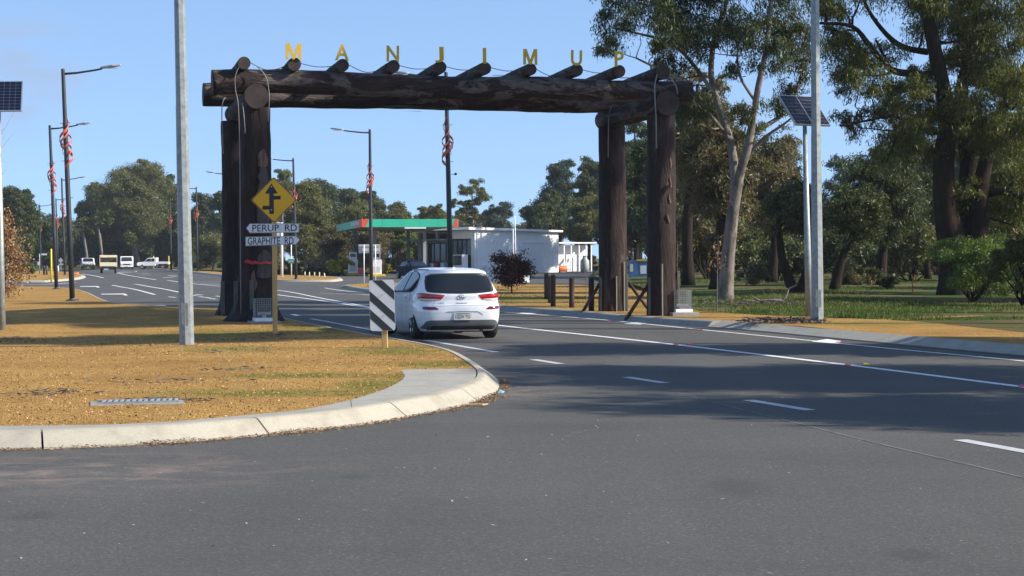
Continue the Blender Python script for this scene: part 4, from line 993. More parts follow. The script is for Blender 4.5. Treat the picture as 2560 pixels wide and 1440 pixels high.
# ------------------------------------------------------------------ the log archway over the road
S_ = 10.47; PHI = math.atan2(2.6, 10.14)
arch = thing('log_archway', 'huge dark log gateway spanning the road with yellow letters on top', 'archway', (-6.26, 44.0, 0.13), PHI)
def log(name, p0, p1, r0, r1, mat, seed, amp=.05, flare=0.0, lump=1.3, n=26, seg=40, bend=0.0, endmat=True, label=None):
    p0, p1 = Vector(p0), Vector(p1); L = (p1 - p0).length; ax = (p1 - p0).normalized()
    sd = ax.orthogonal().normalized()
    pts, rr = [], []
    for i in range(seg + 1):
        t = i / seg
        q = p0.lerp(p1, t) + sd * bend * (noise.noise((seed, t * 3, 0))) + sd.cross(ax) * bend * noise.noise((seed + 5, t * 3, 1))
        pts.append(q)
        r = r0 + (r1 - r0) * t
        if flare: r *= 1 + flare * math.exp(-t * L / .42)
        rr.append(r)
    def disp(q):
        s = Vector((q.x * lump, q.y * lump, q.z * lump)) - ax * (q.dot(ax) * lump * .6)
        a = noise.noise(s + Vector((seed * 7.1, 0, 0))) * amp
        b = noise.noise(s * 4.3 + Vector((0, seed * 3.3, 0))) * amp * .6
        pk = max(0.0, noise.noise(Vector((q.x * lump * 1.9, q.y * lump * 1.9, q.z * lump * 1.9)) - ax * (q.dot(ax) * lump * 1.3) + Vector((seed * 2.7, 3, 1))) - .08) * amp * 1.6
        b += min(pk, amp * .35)
        fl = math.exp(-((q - p0).dot(ax)) / .3) * flare * .35 * noise.noise(Vector((q.x * 4, q.y * 4, seed))) if flare else 0
        return 1 + a + b + fl
    m = MB().tube(pts, rr, n, True, disp)
    me = m.mesh(name); me.materials.append(MT[mat]); me.materials.append(MT['log_end'])
    mi = [0] * len(me.polygons); mi[-1] = mi[-2] = 1
    me.polygons.foreach_set('material_index', mi)
    me.polygons.foreach_set('use_smooth', [True] * (len(mi) - 2) + [False, False])
    o = mesh_obj(name, me, None, arch)
    if label: o['label'] = label
    return o
log('post', (0, 0, -.02), (.02, 0, 5.22), .45, .365, 'log_v', 1, .11, .62)
log('post', (0, 4.2, -.05), (-.02, 4.2, 5.2), .455, .39, 'log_v', 2, .10, .5)
log('post', (S_, 0, -.2), (S_, 0, 5.22), .385, .37, 'log_v', 3, .05, .06)
log('post', (S_, 4.2, -.2), (S_, 4.2, 5.2), .405, .37, 'log_v', 4, .05, .06)
log('cross_log', (0, -.5, 5.46), (0, 4.85, 5.44), .295, .27, 'log_y', 5, .05)
log('cross_log', (S_, -.5, 5.46), (S_, 4.95, 5.42), .31, .28, 'log_y', 6, .05)
log('beam', (-1.02, .03, 5.83), (11.28, .03, 5.80), .305, .28, 'log_h', 7, .13, lump=1.0, n=44, seg=150, bend=.09)
log('beam', (-.9, 4.2, 5.90), (S_ + .55, 4.2, 5.84), .29, .28, 'log_h', 8, .13, lump=1.0, n=44, seg=150, bend=.09)
LX = [-.29, .925, 2.11, 3.37, 4.55, 5.69, 6.87, 8.08, 9.21, 10.38]
for i, x in enumerate(LX):
    log('top_log', (x, -.42, 6.26), (x + random.uniform(-.06, .06), 4.6, 6.20), .158 if i < 9 else .19, .125, 'log_y', 20 + i, .06, n=16, seg=20)
for ch, x, wd in zip('MANJIMUP', LX[1:9], (.38, .34, .31, .22, .085, .36, .29, .24)):
    if ch == 'M':
        q = wd / .37
        me = MB().prism([((x_ - .185) * q, -.016, z_ - .195) for x_, z_ in ((0, 0), (0, .39), (.088, .39), (.185, .12), (.282, .39), (.37, .39), (.37, 0), (.302, 0), (.302, .235), (.213, 0), (.157, 0), (.068, .235), (.068, 0))], (0, .032, 0)).mesh('letter')
    else: me = text_mesh(ch, wd, .39, .03, .018, 'letter')
    o = mesh_obj('letter', me, MT['letter_yellow'], arch); o.location = (x + (-.02 if ch != 'J' else -.03), -.455, 6.565)
    o.rotation_euler = (0, R(random.uniform(-1.5, 1.5)), 0); o['label'] = 'yellow letter ' + ch
# loose bark strips hanging off the beams
m = MB()
for i in range(46):
    bi = i % 2; x = random.uniform(-.6, 10.9); a = random.uniform(-2.6, -.5)
    r = .30; y0 = (.03, 4.2)[bi] ; z0 = (5.82, 5.87)[bi]
    L, wv = random.uniform(.25, 1.3), random.uniform(.05, .16)
    v = []
    for k in range(5):
        xx = x + L * k / 4
        for j in (-1, 1):
            an = a + j * wv * (1 - abs(k - 2) * .35) + .015 * math.sin(k * 2 + i)
            rr = r * (1.06 + .05 * random.random() + .03 * (k in (0, 4)))
            v.append((xx, y0 + math.cos(an) * rr * (1 if bi == 0 else 1), z0 + math.sin(an) * rr * -1 * (1 if i % 3 else -1)))
    m.add(v, [(2 * k, 2 * k + 1, 2 * k + 3, 2 * k + 2) for k in range(4)])
o = m.build('bark_strips', simple('peeling_bark', (0.11, 0.09, 0.082), .85, var=.6, scale=4, stretch=(.4, 2, 2)), arch); o['kind'] = 'stuff'
# pale worn strip and torn bark on the left front post
def patch(z0, z1, a0, a1, mat, name, label, r=lambda z: .475 - .0175 * (z + .25) + .012, cx=0, cy=0, rag=.13):
    v = []; K = 26
    for i in range(K + 1):
        z = z0 + (z1 - z0) * i / K
        e = rag * (noise.noise((z * 2.3, a0, 3)) + .5 * noise.noise((z * 7, a1, 1)))
        taper = min(1, i / 3 + .35, (K - i) / 9 + .12) * (1 + .45 * noise.noise((z * 5.1, a1 * 3, 7)))
        for j in range(5):
            an = (a0 + a1) / 2 + ((a1 - a0) / 2 * taper) * (j / 2 - 1) + e
            rr = r(z) * (1.02 + .055 * noise.noise((z * 1.3, math.cos(an) * .6 + 3, 0)))
            v.append((cx + math.cos(an) * rr, cy + math.sin(an) * rr, z))
    f = [(i * 5 + j, i * 5 + j + 1, (i + 1) * 5 + j + 1, (i + 1) * 5 + j) for i in range(K) for j in range(4)]
    o = MB().add(v, f).build(name, mat, arch, True, label=label); 
    s = o.modifiers.new('thick', 'SOLIDIFY'); s.thickness = .008; s.offset = 0
pale = simple('pale_worn_wood', (0.062, 0.049, 0.046), .85, var=.4, scale=4, stretch=(3, 3, .5), bmp=.5)
tan = simple('torn_bark_wood', (0.125, 0.068, 0.045), .85, var=.5, scale=5, stretch=(3, 3, .6), bmp=.5)
patch(2.3, 4.05, R(-87), R(-47), pale, 'worn_strip', 'pale grey strip of bare wood')
patch(3.75, 4.2, R(-86), R(-50), tan, 'torn_bark', 'orange-brown torn bark patch', r=lambda z: .492 - .0175 * (z + .25))
patch(1.05, 1.75, R(-96), R(-40), pale, 'worn_strip', 'pale bare patch above the red tape')
patch(.75, 1.25, R(-112), R(-95), tan, 'torn_bark', 'torn bark below the red tape')
patch(.95, 1.9, R(-30), R(-8), tan, 'torn_bark', 'torn bark strip on the right post', r=lambda z: .40, cx=S_)
for z in (2.9, 3.3, 3.8, 2.4):
    patch(z, z + random.uniform(.2, .4), R(-100 + z * 7), R(-93.5 + z * 7), tan, 'torn_bark', None, r=lambda z: .384, cx=S_)
v = []; K = 18
for i in range(K + 1):
    an = R(-128 + i * 100 / K)
    for z in (1.405, 1.465): v.append((math.cos(an) * .50, math.sin(an) * .50, z + .012 * math.sin(i * 1.3) + .03 * max(0, 1 - i / 4)))
o = MB().add(v, [(2 * i, 2 * i + 2, 2 * i + 3, 2 * i + 1) for i in range(K)]).build('red_tape', MT['red_tape'], arch)
o.modifiers.new('thick', 'SOLIDIFY').thickness = .012
MB().tube([(-.27, -.38, 1.5), (-.2, -.43, 1.48), (-.12, -.45, 1.44), (-.05, -.46, 1.47)], .028, 6).build('red_tape', MT['red_tape'], arch, True)
# conduits over the cross logs and cable looping between the top logs
grey = simple('grey_conduit', (0.20, 0.195, 0.185), .5, var=.2)
def pipe(pts, r=.018, mat=grey, name='conduit'): MB().tube(spline(pts, 5), r, 7).build(name, mat, arch, True)
pipe([(-.38, -.40, 6.22), (-.50, -.42, 5.95), (-.50, -.42, 5.6), (-.44, -.47, 5.2), (-.42, -.50, 4.0), (-.42, -.49, 2.0), (-.42, -.50, .2)], .009)
pipe([(.02, -.42, 6.18), (.22, -.45, 5.95), (.30, -.42, 5.6), (.30, -.46, 5.3), (.28, -.43, 4.85)], .012)
pipe([(-.34, -.44, 5.3), (-.3, -.46, 4.9), (-.28, -.46, 4.55)], .012)
pipe([(S_ - .25, -.42, 6.2), (S_ - .33, -.45, 5.9), (S_ - .34, -.5, 5.5), (S_ - .30, -.45, 5.1), (S_ - .28, -.42, 4.3)], .016)
pipe([(S_ + .08, -.42, 6.15), (S_ + .25, -.44, 5.9), (S_ + .30, -.40, 5.7)], .016)
pipe([(S_ - .18, 3.7, 5.72), (S_ - .28, 3.6, 5.4), (S_ - .26, 3.74, 4.8), (S_ - .26, 3.76, 4.3)], .014)
pipe([(-.35, 3.8, 5.8), (-.45, 3.7, 5.5), (-.42, 3.75, 4.3)], .014)
for a, b in zip(LX, LX[1:]):
    if b == LX[-1]: continue
    sag = random.choice((.05, .12, .16))
    pipe([(a + .13, -.3, 6.3), ((a + b) / 2, -.25, 6.27 - sag), (b - .13, -.3, 6.25)], .009, MT['black'], 'cable')
MT['bracket_steel'] = simple('bracket_steel', (.075, .074, .066), .6, var=.3, scale=6)
# steel columns and braces at the feet
for x, y, h_ in ((-.50, -.12, 1.0), (-.16, -.50, 1.02), (-.46, 3.8, .95)):
    MB().box(x - .05, x + .05, y - .05, y + .01, -.05, h_).build('steel_upright', MT['bracket_steel'], arch, bev=.006)
for x, y, h_ in ((S_ - .42, 4.2 - .2, .98), (S_ + .30, 4.2 - .34, 1.05), (S_ - .40, -.16, 1.0), (S_ + .36, -.22, 1.15)):
    MB().box(x - .03, x + .03, y - .04, y + .02, -.05, h_).build('steel_upright', MT['bracket_steel'], arch, bev=.006)
rust = simple('pale_green_flat_bar', (0.22, 0.215, 0.17), .6, var=.2)
MB().box(S_ - .04, S_ - .01, 3.76, 3.785, -.05, 1.0).build('steel_strap', rust, arch)
MB().box(S_ + .20, S_ + .235, 3.79, 3.815, -.05, 1.4).build('steel_strap', rust, arch)
MB().box(S_ - .14, S_ - .11, -.41, -.385, -.05, 1.35).build('steel_strap', rust, arch)
def brace(a, b): MB().tube([a, b], .047, 8).build('brace', MT['timber_dark'], arch, True)
brace((S_ - .95, 4.1, -.05), (S_ - .38, 4.15, .82)); brace((S_ + .38, 4.0, .84), (S_ + 1.0, 3.8, -.05))
brace((S_ - 1.0, 0.0, -.1), (S_ - .36, -.05, .85))

# wire light cages at the feet of the posts
def light_cage(label, loc, rz, w_, h_, pad):
    t = thing('light_cage', label, 'cage', loc, rz, 'wire light cages at the arch posts')
    MB().box(-pad / 2, pad / 2, -pad / 2, pad / 2, -.15, .09).build('pad', MT['grey_concrete'], t, bev=.01)
    MB().box(-w_ / 2 - .02, w_ / 2 + .02, -w_ / 2 - .02, w_ / 2 + .02, .09, .17).build('base_plate', MT['white_metal'], t, bev=.006)
    m = MB(); k = 9
    for i in range(k + 1):
        q = -w_ / 2 + w_ * i / k
        for x, y in ((q, -w_ / 2), (q, w_ / 2), (-w_ / 2, q), (w_ / 2, q)): m.tube([(x, y, .17), (x, y, h_)], .005, 4)
        m.tube([(q, -w_ / 2, h_), (q, w_ / 2, h_)], .005, 4)
    for j in range(11):
        z = .18 + (h_ - .18) * j / 10
        for a, b in (((-1, -1), (1, -1)), ((1, -1), (1, 1)), ((1, 1), (-1, 1)), ((-1, 1), (-1, -1))):
            m.tube([(a[0] * w_ / 2, a[1] * w_ / 2, z), (b[0] * w_ / 2, b[1] * w_ / 2, z)], .005, 4)
    m.build('wire_mesh', MT['galv'], t)
    MB().box(-.16, .16, -.05, .05, .24, .30).box(-.05, .05, -.03, .03, .17, .24).build('floodlight', MT['bolt'], t, bev=.01)
p = P(656, 812, .10); light_cage('wire light cage at the foot of the left arch post', p + Vector((.05, -.05, 0)), PHI, .46, .62, .72)
p = P(1706, 790, .14); light_cage('wire light cage on a concrete pad right of the right arch post', p + Vector((0, .3, 0)), PHI, .42, .66, .72)

# timber bollards along the verge
def bollard(label, u, v, hpx, copy_of=None):
    p = P(u, v, .14); h_ = hpx * p.y / F_PX
    t = thing('timber_bollard', label, 'bollard', p, 0, 'dark timber bollards beside the road')
    MB().lathe([(.082, -.1), (.08, h_ * .3), (.08, h_ - .05), (.07, h_ - .02), (.04, h_)], 14).build('post', MT['timber_dark'], t, True)
    MB().lathe([(.083, h_ - .10), (.083, h_ - .085)], 14).build('groove_band', MT['black'], t)
    return t
bollard('farthest timber bollard, leftmost of the close pair', 1366, 748, 64); bollard('middle timber bollard of the close cluster of three', 1375.5, 757, 68)
bollard('nearest timber bollard of the close cluster of three', 1383, 766, 80); bollard('timber bollard standing alone between the cluster and the arch post', 1429.5, 770, 76)
bollard('timber bollard next to the right rear arch post', 1478.5, 777, 84)
# ------------------------------------------------------------------ lamp posts with spiral ribbons
def ribbon(m, z0, z1, turns, r, wd, ph, sgn=1, bulge=1.0, n=44):
    v = []
    for i in range(n + 1):
        t = i / n; a = ph + sgn * turns * 2 * math.pi * t
        rr = r * (.55 + .75 * math.sin(math.pi * min(1, t * 1.15 + .05)) * bulge)
        z = z0 + (z1 - z0) * t
        for d in (-.5, .5): v.append((math.cos(a) * rr, math.sin(a) * rr, z + d * wd * (.4 + .6 * math.sin(math.pi * t))))
    m.add(v, [(2 * i, 2 * i + 2, 2 * i + 3, 2 * i + 1) for i in range(n)])
def build_lamp():
    t = thing('street_lamp', '', 'street lamp', (0, 0, 0), 0, 'dark street lamps with orange spiral ribbons')
    MB().lathe([(.10, 0), (.098, 3), (.085, 6), (.07, 8.55), (.07, 8.6), (.02, 8.62)], 14).build('pole', MT['black_pole'], t, True)
    MB().lathe([(.24, 0), (.24, .05), (.13, .06), (.12, .10)], 14).build('base_plate', MT['dark_steel'], t)
    MB().tube([(0, 0, 8.42), (.5, 0, 8.44), (1.2, 0, 8.52), (1.45, 0, 8.56)], [.045, .04, .036, .034], 8).build('arm', MT['black_pole'], t, True)
    h = MB().prism([(1.4, -.06, 8.56), (1.5, -.13, 8.57), (1.85, -.15, 8.62), (2.15, -.07, 8.64), (2.15, .07, 8.64), (1.85, .15, 8.62), (1.5, .13, 8.57), (1.4, .06, 8.56)], (-.008, 0, .07)).build('lamp_head', MT['grey_paint'], t, bev=.015)
    MB().box(1.6, 2.0, -.09, .09, 8.565, 8.59).build('lens', MT['lens_clear'], h)
    d = simple('dark_ribbon_back', (0.10, 0.018, 0.014), .5, var=.2) if 'rb' not in MT else MT['rb']; MT['rb'] = d
    for k, (z0, z1, tn, rd, wd, ph) in enumerate(((5.35, 6.55, 1.15, .16, .085, .4), (5.55, 6.75, .95, .18, .075, 1.3), (5.75, 6.88, .85, .19, .07, 2.2), (5.45, 6.6, 1.1, .17, .085, 3.1), (4.90, 5.95, .85, .18, .16, 4.2), (5.35, 6.05, .55, .16, .10, 5.2))):
        m = MB(); ribbon(m, z0, z1, tn, rd, wd, ph)
        me = m.mesh('ribbon'); me.materials.append(MT['red_ribbon'])
        o = mesh_obj('ribbon', me, None, t, True); s = o.modifiers.new('thick', 'SOLIDIFY'); s.thickness = .012
    for z in (5.2, 6.6): MB().tube([(-.2, 0, z), (.2, 0, z)], .01, 5).build('bracket', MT['dark_steel'], t)
    return t
lamp0 = build_lamp(); first = True
LAMPS = [(180, 762, 183, 0, 'nearest dark street lamp on the left verge, arm to the right', 1.8, VZ),
         (140.5, 728, 320, 0, 'second dark street lamp on the left verge, beside the nearest one', 1.8, None),
         (162, 686, 455, 0, 'third dark street lamp on the left, standing on the far island', 1.4, None),
         (145, 682, 505, 0, 'fourth dark street lamp on the left, half hidden by the second', 1.2, None),
         (102, 688, 520, 0, 'street lamp beside the street-name sign on the left', .6, None),
         (297, 672, 560, 180, 'far street lamp behind the tray truck', 0, None),
         (428, 675, 503, 180, 'street lamp just left of the thick grey pole', .5, None),
         (494, 679, 478, 180, 'street lamp between the grey pole and the left arch post', .5, None),
         (584, 688, 440, 180, 'street lamp mostly hidden behind the left arch posts', .5, None),
         (740, 694, 403, 180, 'street lamp behind the yellow diamond sign', 1.0, None),
         (928, 716, 330, 180, 'street lamp left of the white hatchback, behind the chevron board', .2, None),
         (1127, 754, 190, 180, 'tall street lamp seen above the white hatchback roof', .95, None)]
for u, v, top, rz, lb, lean, zf in LAMPS:
    p = P(u, v, .14 if zf is None else 0, zf)
    # the ground the post stands on follows from its height: all posts are the same 8.6 m
    hz = 645 - .0052 * (u - 1280)
    Y = 6.95 * F_PX / (hz - top)
    q = W(u, hz, Y); z = max(H(q.x, Y) + .13, 0) if zf is None else zf(q.x, Y)
    o = lamp0 if first else copy_tree(lamp0); first = False
    o['label'] = lb; o.location = (q.x, Y, z); o.rotation_euler = (0, R(-lean), R(rz))
    if rz: o.rotation_euler = (0, R(lean), R(rz))
c = bpy.data.objects
cam_t = thing('security_camera', 'small dark camera on a short arm of the centre street lamp', 'camera', W(1128, 436, 69) + Vector((0, 0, 0)))
MB().tube([(0, 0, 0), (.12, 0, .0)], .012, 5).build('arm', MT['grey_paint'], cam_t)
MB().lathe([(.02, -.04), (.05, -.02), (.055, .03), (.02, .05)], 10, org=(.17, 0, .01)).build('dome', MT['black'], cam_t, True)

# ------------------------------------------------------------------ thick galvanised poles
def octo_pole(label, u, v, zf, h_, r0, r1, lean, armdir):
    p = P(u, v, 0, zf)
    t = thing('galvanised_pole', label, 'light pole', p, 0, 'thick galvanised light poles')
    t.rotation_euler = (0, R(-lean), 0)
    o = MB().lathe([(r0, -.3), (r0 * .97, 1.25), (r0 * .955, 1.252), (r0 * .8, 4.3), (r0 * .77, 4.302), (r1, h_)], 8).build('shaft', MT['galv'], t)
    smooth_by_angle(o, 20)
    MB().tube([(0, 0, h_ - .1), (armdir * .8, 0, h_ + .25), (armdir * 2.2, 0, h_ + .45)], .05, 8).build('outreach_arm', MT['galv'], t, True)
    MB().prism([(armdir * 2.1, -.1, h_ + .42), (armdir * 2.1, .1, h_ + .42), (armdir * 2.75, .12, h_ + .5), (armdir * 2.75, -.12, h_ + .5)], (0, 0, .09)).build('lamp_head', MT['grey_paint'], t, bev=.02)
    MB().box(-.06, .06, -r0 * .93 - .004, -r0 * .9, .35, .75).build('hatch', MT['galv'], t)
    return t
octo_pole('thick grey galvanised pole on the left gravel verge', 467, 861, VZ, 10.5, .135, .085, .75, 1)
octo_pole('thick grey galvanised pole on the right verge by the kerb', 2044, 806, lambda x, y: .14, 10.5, .14, .09, .35, -1)

# ------------------------------------------------------------------ solar lights
def solar_light(label, u, v, zf, h_, r, lean, panels, tilt, yaw, cells, pw, ph, split=False):
    p = P(u, v, 0, zf)
    t = thing('solar_light', label, 'solar light', p, 0, 'solar powered lights')
    MB().lathe([(r * 1.1, -.2), (r, 1.5), (r * .62, h_)], 10).build('pole', MT['galv'], t, True)
    t.rotation_euler = (0, R(-lean), 0)
    M = Matrix.Translation((0, 0, h_ + ph * .42)) @ Matrix.Rotation(R(yaw), 4, 'Z') @ Matrix.Rotation(R(tilt), 4, 'X')
    cw, chh = pw / cells[0], ph / cells[1]
    cell = MB().box(-cw / 2 + .004, cw / 2 - .004, -.0015, .0015, -chh / 2 + .004, chh / 2 - .004).mesh('solar_cell'); cell.materials.append(MT['solar'])
    for k in range(panels):
        x0 = (k - (panels - 1) / 2) * (pw + .03)
        f = MB().box(-pw / 2, pw / 2, 0, .035, -ph / 2, ph / 2).build('solar_panel', MT['sign_grey'], t)
        f.matrix_local = M @ Matrix.Translation((x0, 0, 0))
        for b_ in ((-pw / 2 - .02, -pw / 2, -ph / 2 - .02, ph / 2 + .02), (pw / 2, pw / 2 + .02, -ph / 2 - .02, ph / 2 + .02)):
            MB().box(b_[0], b_[1], -.012, .04, b_[2], b_[3]).build('frame_rail', MT['silver'], f)
        for b_ in ((-ph / 2 - .02, -ph / 2), (ph / 2, ph / 2 + .02)):
            MB().box(-pw / 2, pw / 2, -.012, .04, b_[0], b_[1]).build('frame_rail', MT['silver'], f)
        for i in range(cells[0]):
            for j in range(cells[1]):
                c_ = bpy.data.objects.new('solar_cell', cell); link(c_, f)
                c_.location = (-pw / 2 + (i + .5) * cw, -.004, -ph / 2 + (j + .5) * chh)
    MB().tube([(0, .02, h_ - .5), (0, .06, h_ + ph * .3)], r * .5, 8).build('bracket', MT['galv'], t)
    MB().box(-.12, .12, .02, .16, h_ - 1.4, h_ - .9).build('battery_box', MT['grey_paint'], t, bev=.01) if split else None
    return t
gz_ = lambda x, y: .15
solar_light('solar light with two tilted dark panels behind the right grey pole', 2023, 791, gz_, 4.75, .085, 1.2, 2, -38, 35, (4, 8), .56, .95)
solar_light('solar light with a single upright panel at the left frame edge', 4, 822, VZ, 4.92, .085, .3, 1, -16, 3, (8, 9), 1.02, .67)

# ------------------------------------------------------------------ road signs near the camera
p = P(688, 836, 0, VZ)
sg = thing('direction_sign', 'timber-posted sign with yellow diamond junction warning and two white road-name blades', 'road sign', p)
k = p.y / F_PX
def sx(u): return (u - 687) * k
def sz(v): return (836 - v) * k
pw = .047
MB().box(-pw, pw, -.035, .035, -.2, sz(545)).build('post', MT['timber'], sg, bev=.005)
# diamond
def rounded_diamond(r, y, z, rc, n=6):
    out = []
    for q in range(4):
        a = R(90 * q + 90); cx, cz = math.cos(a) * (r - rc * 1.414), math.sin(a) * (r - rc * 1.414)
        for i in range(n + 1):
            an = a - R(45) + R(90) * i / n
            out.append((cx + math.cos(an) * rc, y, cz + math.sin(an) * rc + z))
    return out
zd = sz(500); rd = 58 * k
d = MB().prism(rounded_diamond(rd, -.047, zd, .04), (0, .004, 0)).build('warning_diamond', MT['sign_yellow'], sg)
rim = rounded_diamond(rd * .985, -.0495, zd, .04); rim2 = rounded_diamond(rd * .945, -.0495, zd, .036)
n = len(rim)
MB().add(rim + rim2, [(i, (i + 1) % n, n + (i + 1) % n, n + i) for i in range(n)]).build('border', MT['sign_black'], d)
def poly_px(pts, y): return [(sx(u), y, sz(v)) for u, v in pts]
arrow_px = [(675.5, 535), (675.5, 524), (658.5, 524), (658.5, 514.5), (675.5, 514.5), (675.5, 484), (665, 484), (681, 459), (697, 484), (686.8, 484), (686.8, 489.8), (703.8, 489.8), (703.8, 499), (686.8, 499), (686.8, 535)]
MB().prism(poly_px(arrow_px, -.0510), (0, .002, 0)).build('junction_arrow', MT['sign_black'], d)
for v in (467, 524.5):
    MB().lathe([(.012, 0), (.012, .006), (.005, .010)], 8, 'Y', (sx(681), -.058, sz(v))).build('bolt', MT['bolt'], d)
def blade(pts, txt, u0, u1, v0, v1, name='road_name_blade'):
    b = MB().prism(poly_px(pts, -.045), (0, .006, 0)).build(name, MT['sign_white'], sg)
    cxp, czp = sum(sx(u) for u, v in pts) / len(pts), sum(sz(v) for u, v in pts) / len(pts)
    inn = [(cxp + (sx(u) - cxp) * .985, -.0465, czp + (sz(v) - czp) * .90) for u, v in pts]; ou = [(cxp + (sx(u) - cxp) * .995, -.0465, czp + (sz(v) - czp) * .97) for u, v in pts]
    n = len(pts); MB().add(ou + inn, [(i, (i + 1) % n, n + (i + 1) % n, n + i) for i in range(n)]).build('border', MT['sign_black'], b)
    o = mesh_obj('lettering', text_mesh(txt, (u1 - u0) * k, (v1 - v0) * k, .0015, .008), MT['sign_black'], b)
    o.location = ((sx(u0) + sx(u1)) / 2, -.048, (sz(v0) + sz(v1)) / 2)
    o.rotation_euler = (0, R(-.4), 0)
    for u in (681,): MB().lathe([(.011, 0), (.011, .006), (.004, .009)], 8, 'Y', (sx(u), -.054, sz(v1 - 1))).build('bolt', MT['bolt'], b)
blade([(617, 570), (626, 558.5), (749.5, 558.5), (749.5, 582), (626, 582.5)], 'PERUP  RD', 632.5, 744, 561.5, 578.5)
blade([(615, 591.5), (742, 590), (751, 599.5), (742, 611.5), (615, 615)], 'GRAPHITE  RD', 621, 735.5, 593, 611.5)

# chevron board
p = P(963, 869, 0, VZ); k = p.y / F_PX
cb = thing('chevron_board', 'black and white diagonal striped marker board on a short timber post', 'road sign', p, R(-3))
pw = .048
MB().prism([(-pw, -.03, -.2), (pw, -.03, -.2), (pw - .02, -.03, .75), (-pw - .02, -.03, .75)], (0, .06, 0)).build('post', MT['timber'], cb, bev=.005)
w2, h2 = 31.5 * k, 63.5 * k; cz = (868 - 762) * k; rc = .045
TL = Matrix.Translation((-6.0 * k, -.045, cz)) @ Matrix.Rotation(R(-1.2), 4, 'Y')
def rrect(w, h, r, n=5):
    out = []
    for cx, cy, a0 in ((w - r, h - r, 0), (-w + r, h - r, 90), (-w + r, -h + r, 180), (w - r, -h + r, 270)):
        for i in range(n + 1):
            a = R(a0 + 90 * i / n); out.append((cx + math.cos(a) * r, cy + math.sin(a) * r))
    return out
pn = MB().prism([(x, 0, z) for x, z in rrect(w2, h2, rc)], (0, .004, 0)).build('panel', MT['sign_white'], cb); pn.matrix_local = TL
def clip(poly, a, b, c):                # keep a*x+b*z<=c
    out = []
    for i in range(len(poly)):
        p0, p1 = poly[i], poly[(i + 1) % len(poly)]; d0, d1 = a * p0[0] + b * p0[1] - c, a * p1[0] + b * p1[1] - c
        if d0 <= 0: out.append(p0)
        if d0 * d1 < 0:
            t = d0 / (d0 - d1); out.append((p0[0] + (p1[0] - p0[0]) * t, p0[1] + (p1[1] - p0[1]) * t))
    return out
R2 = rrect(w2 - .004, h2 - .004, rc)
# stripes run from upper left to lower right (about 45 degrees)
sl = 58.0 / 62.0
for z_at_left0, z_at_left1 in ((134, 157), (77, 101), (31, 55)):
    hi = z_at_left1; lo = z_at_left0
    def cc(zz): return (zz - 63.5) * k      # height on the left edge, in board pixels from bottom
    # band between z = cc(lo) - sl*(x+w2) and z = cc(hi) - sl*(x+w2)
    pl_ = clip(R2, sl, 1, cc(hi) - sl * w2 + 0.0); pl_ = clip(pl_, -sl, -1, -(cc(lo) - sl * w2))
    if len(pl_) > 2:
        o = MB().prism([(x, -.0015, z) for x, z in pl_], (0, .001, 0)).build('dark_stripe', MT['chev_dark'], pn)
for z in (.42, -.42):
    MB().lathe([(.013, 0), (.013, .006), (.005, .012)], 8, 'Y', (.01, -.014, z * h2)).build('bolt', MT['bolt'], pn)

# drain grate in the verge
p = P(352, 1008, 0, VZ)
dg = thing('drain_grate', 'low concrete drain with slotted metal grate in the orange gravel', 'drain', p + Vector((0, 0, .0)), R(14))
MB().box(-.52, .44, -.20, .24, -.1, .012).build('surround', MT['grey_concrete'], dg, bev=.008)
MB().box(-.42, .36, -.15, .13, .020, .025).build('pit', MT['black'], dg)
for i in range(13):
    x = -.41 + i * .062
    MB().prism([(x, -.15, .024), (x + .03, -.15, .024), (x + .06, .13, .024), (x + .03, .13, .024)], (0, 0, .010)).build('grate_bar', MT['grey_paint'], dg)
for y in (-.165, .135): MB().box(-.44, .38, y, y + .02, .012, .034).build('frame_bar', MT['galv'], dg)
# ------------------------------------------------------------------ vehicles (local frame: x across, y forward, rear bumper at y = 0)
class Shell:
    """stack of horizontal outlines: for every height z a rear y, a front y and a half width"""
    def __init__(s, prof, n=5.0):
        a = np.array(prof, float); s.z, s.yr, s.yf, s.w = a.T; s.n = n
    def at(s, z): return np.interp(z, s.z, s.yr), np.interp(z, s.z, s.yf), np.interp(z, s.z, s.w)
    def rear(s, x, z, off=0.0):
        yr, yf, w = s.at(z); q = min(abs(x) / w, .999); L = (yf - yr) / 2
        return Vector((x, (yr + yf) / 2 - L * (1 - q ** s.n) ** (1 / s.n) - off, z))
    def front(s, x, z, off=0.0):
        p = s.rear(x, z); yr, yf, w = s.at(z); return Vector((x, yr + yf - p.y + off, z))
    def side(s, y, z, sg, off=0.0):
        yr, yf, w = s.at(z); L = (yf - yr) / 2; q = min(abs(y - (yr + yf) / 2) / L, .999)
        return Vector((sg * (w * (1 - q ** s.n) ** (1 / s.n) + off), y, z))
    def mesh(s, levels, seg=72):
        v = []; e = 2 / s.n
        for z in levels:
            yr, yf, w = s.at(z)
            for k in range(seg):
                a = 2 * math.pi * k / seg; c, d = math.cos(a), math.sin(a)
                v.append((w * math.copysign(abs(c) ** e, c), (yr + yf) / 2 + (yf - yr) / 2 * math.copysign(abs(d) ** e, d), z))
        m = len(levels)
        f = [(i * seg + k, i * seg + (k + 1) % seg, (i + 1) * seg + (k + 1) % seg, (i + 1) * seg + k) for i in range(m - 1) for k in range(seg)]
        f += [tuple(range(seg - 1, -1, -1)), tuple((m - 1) * seg + k for k in range(seg))]
        return MB().add(v, f)
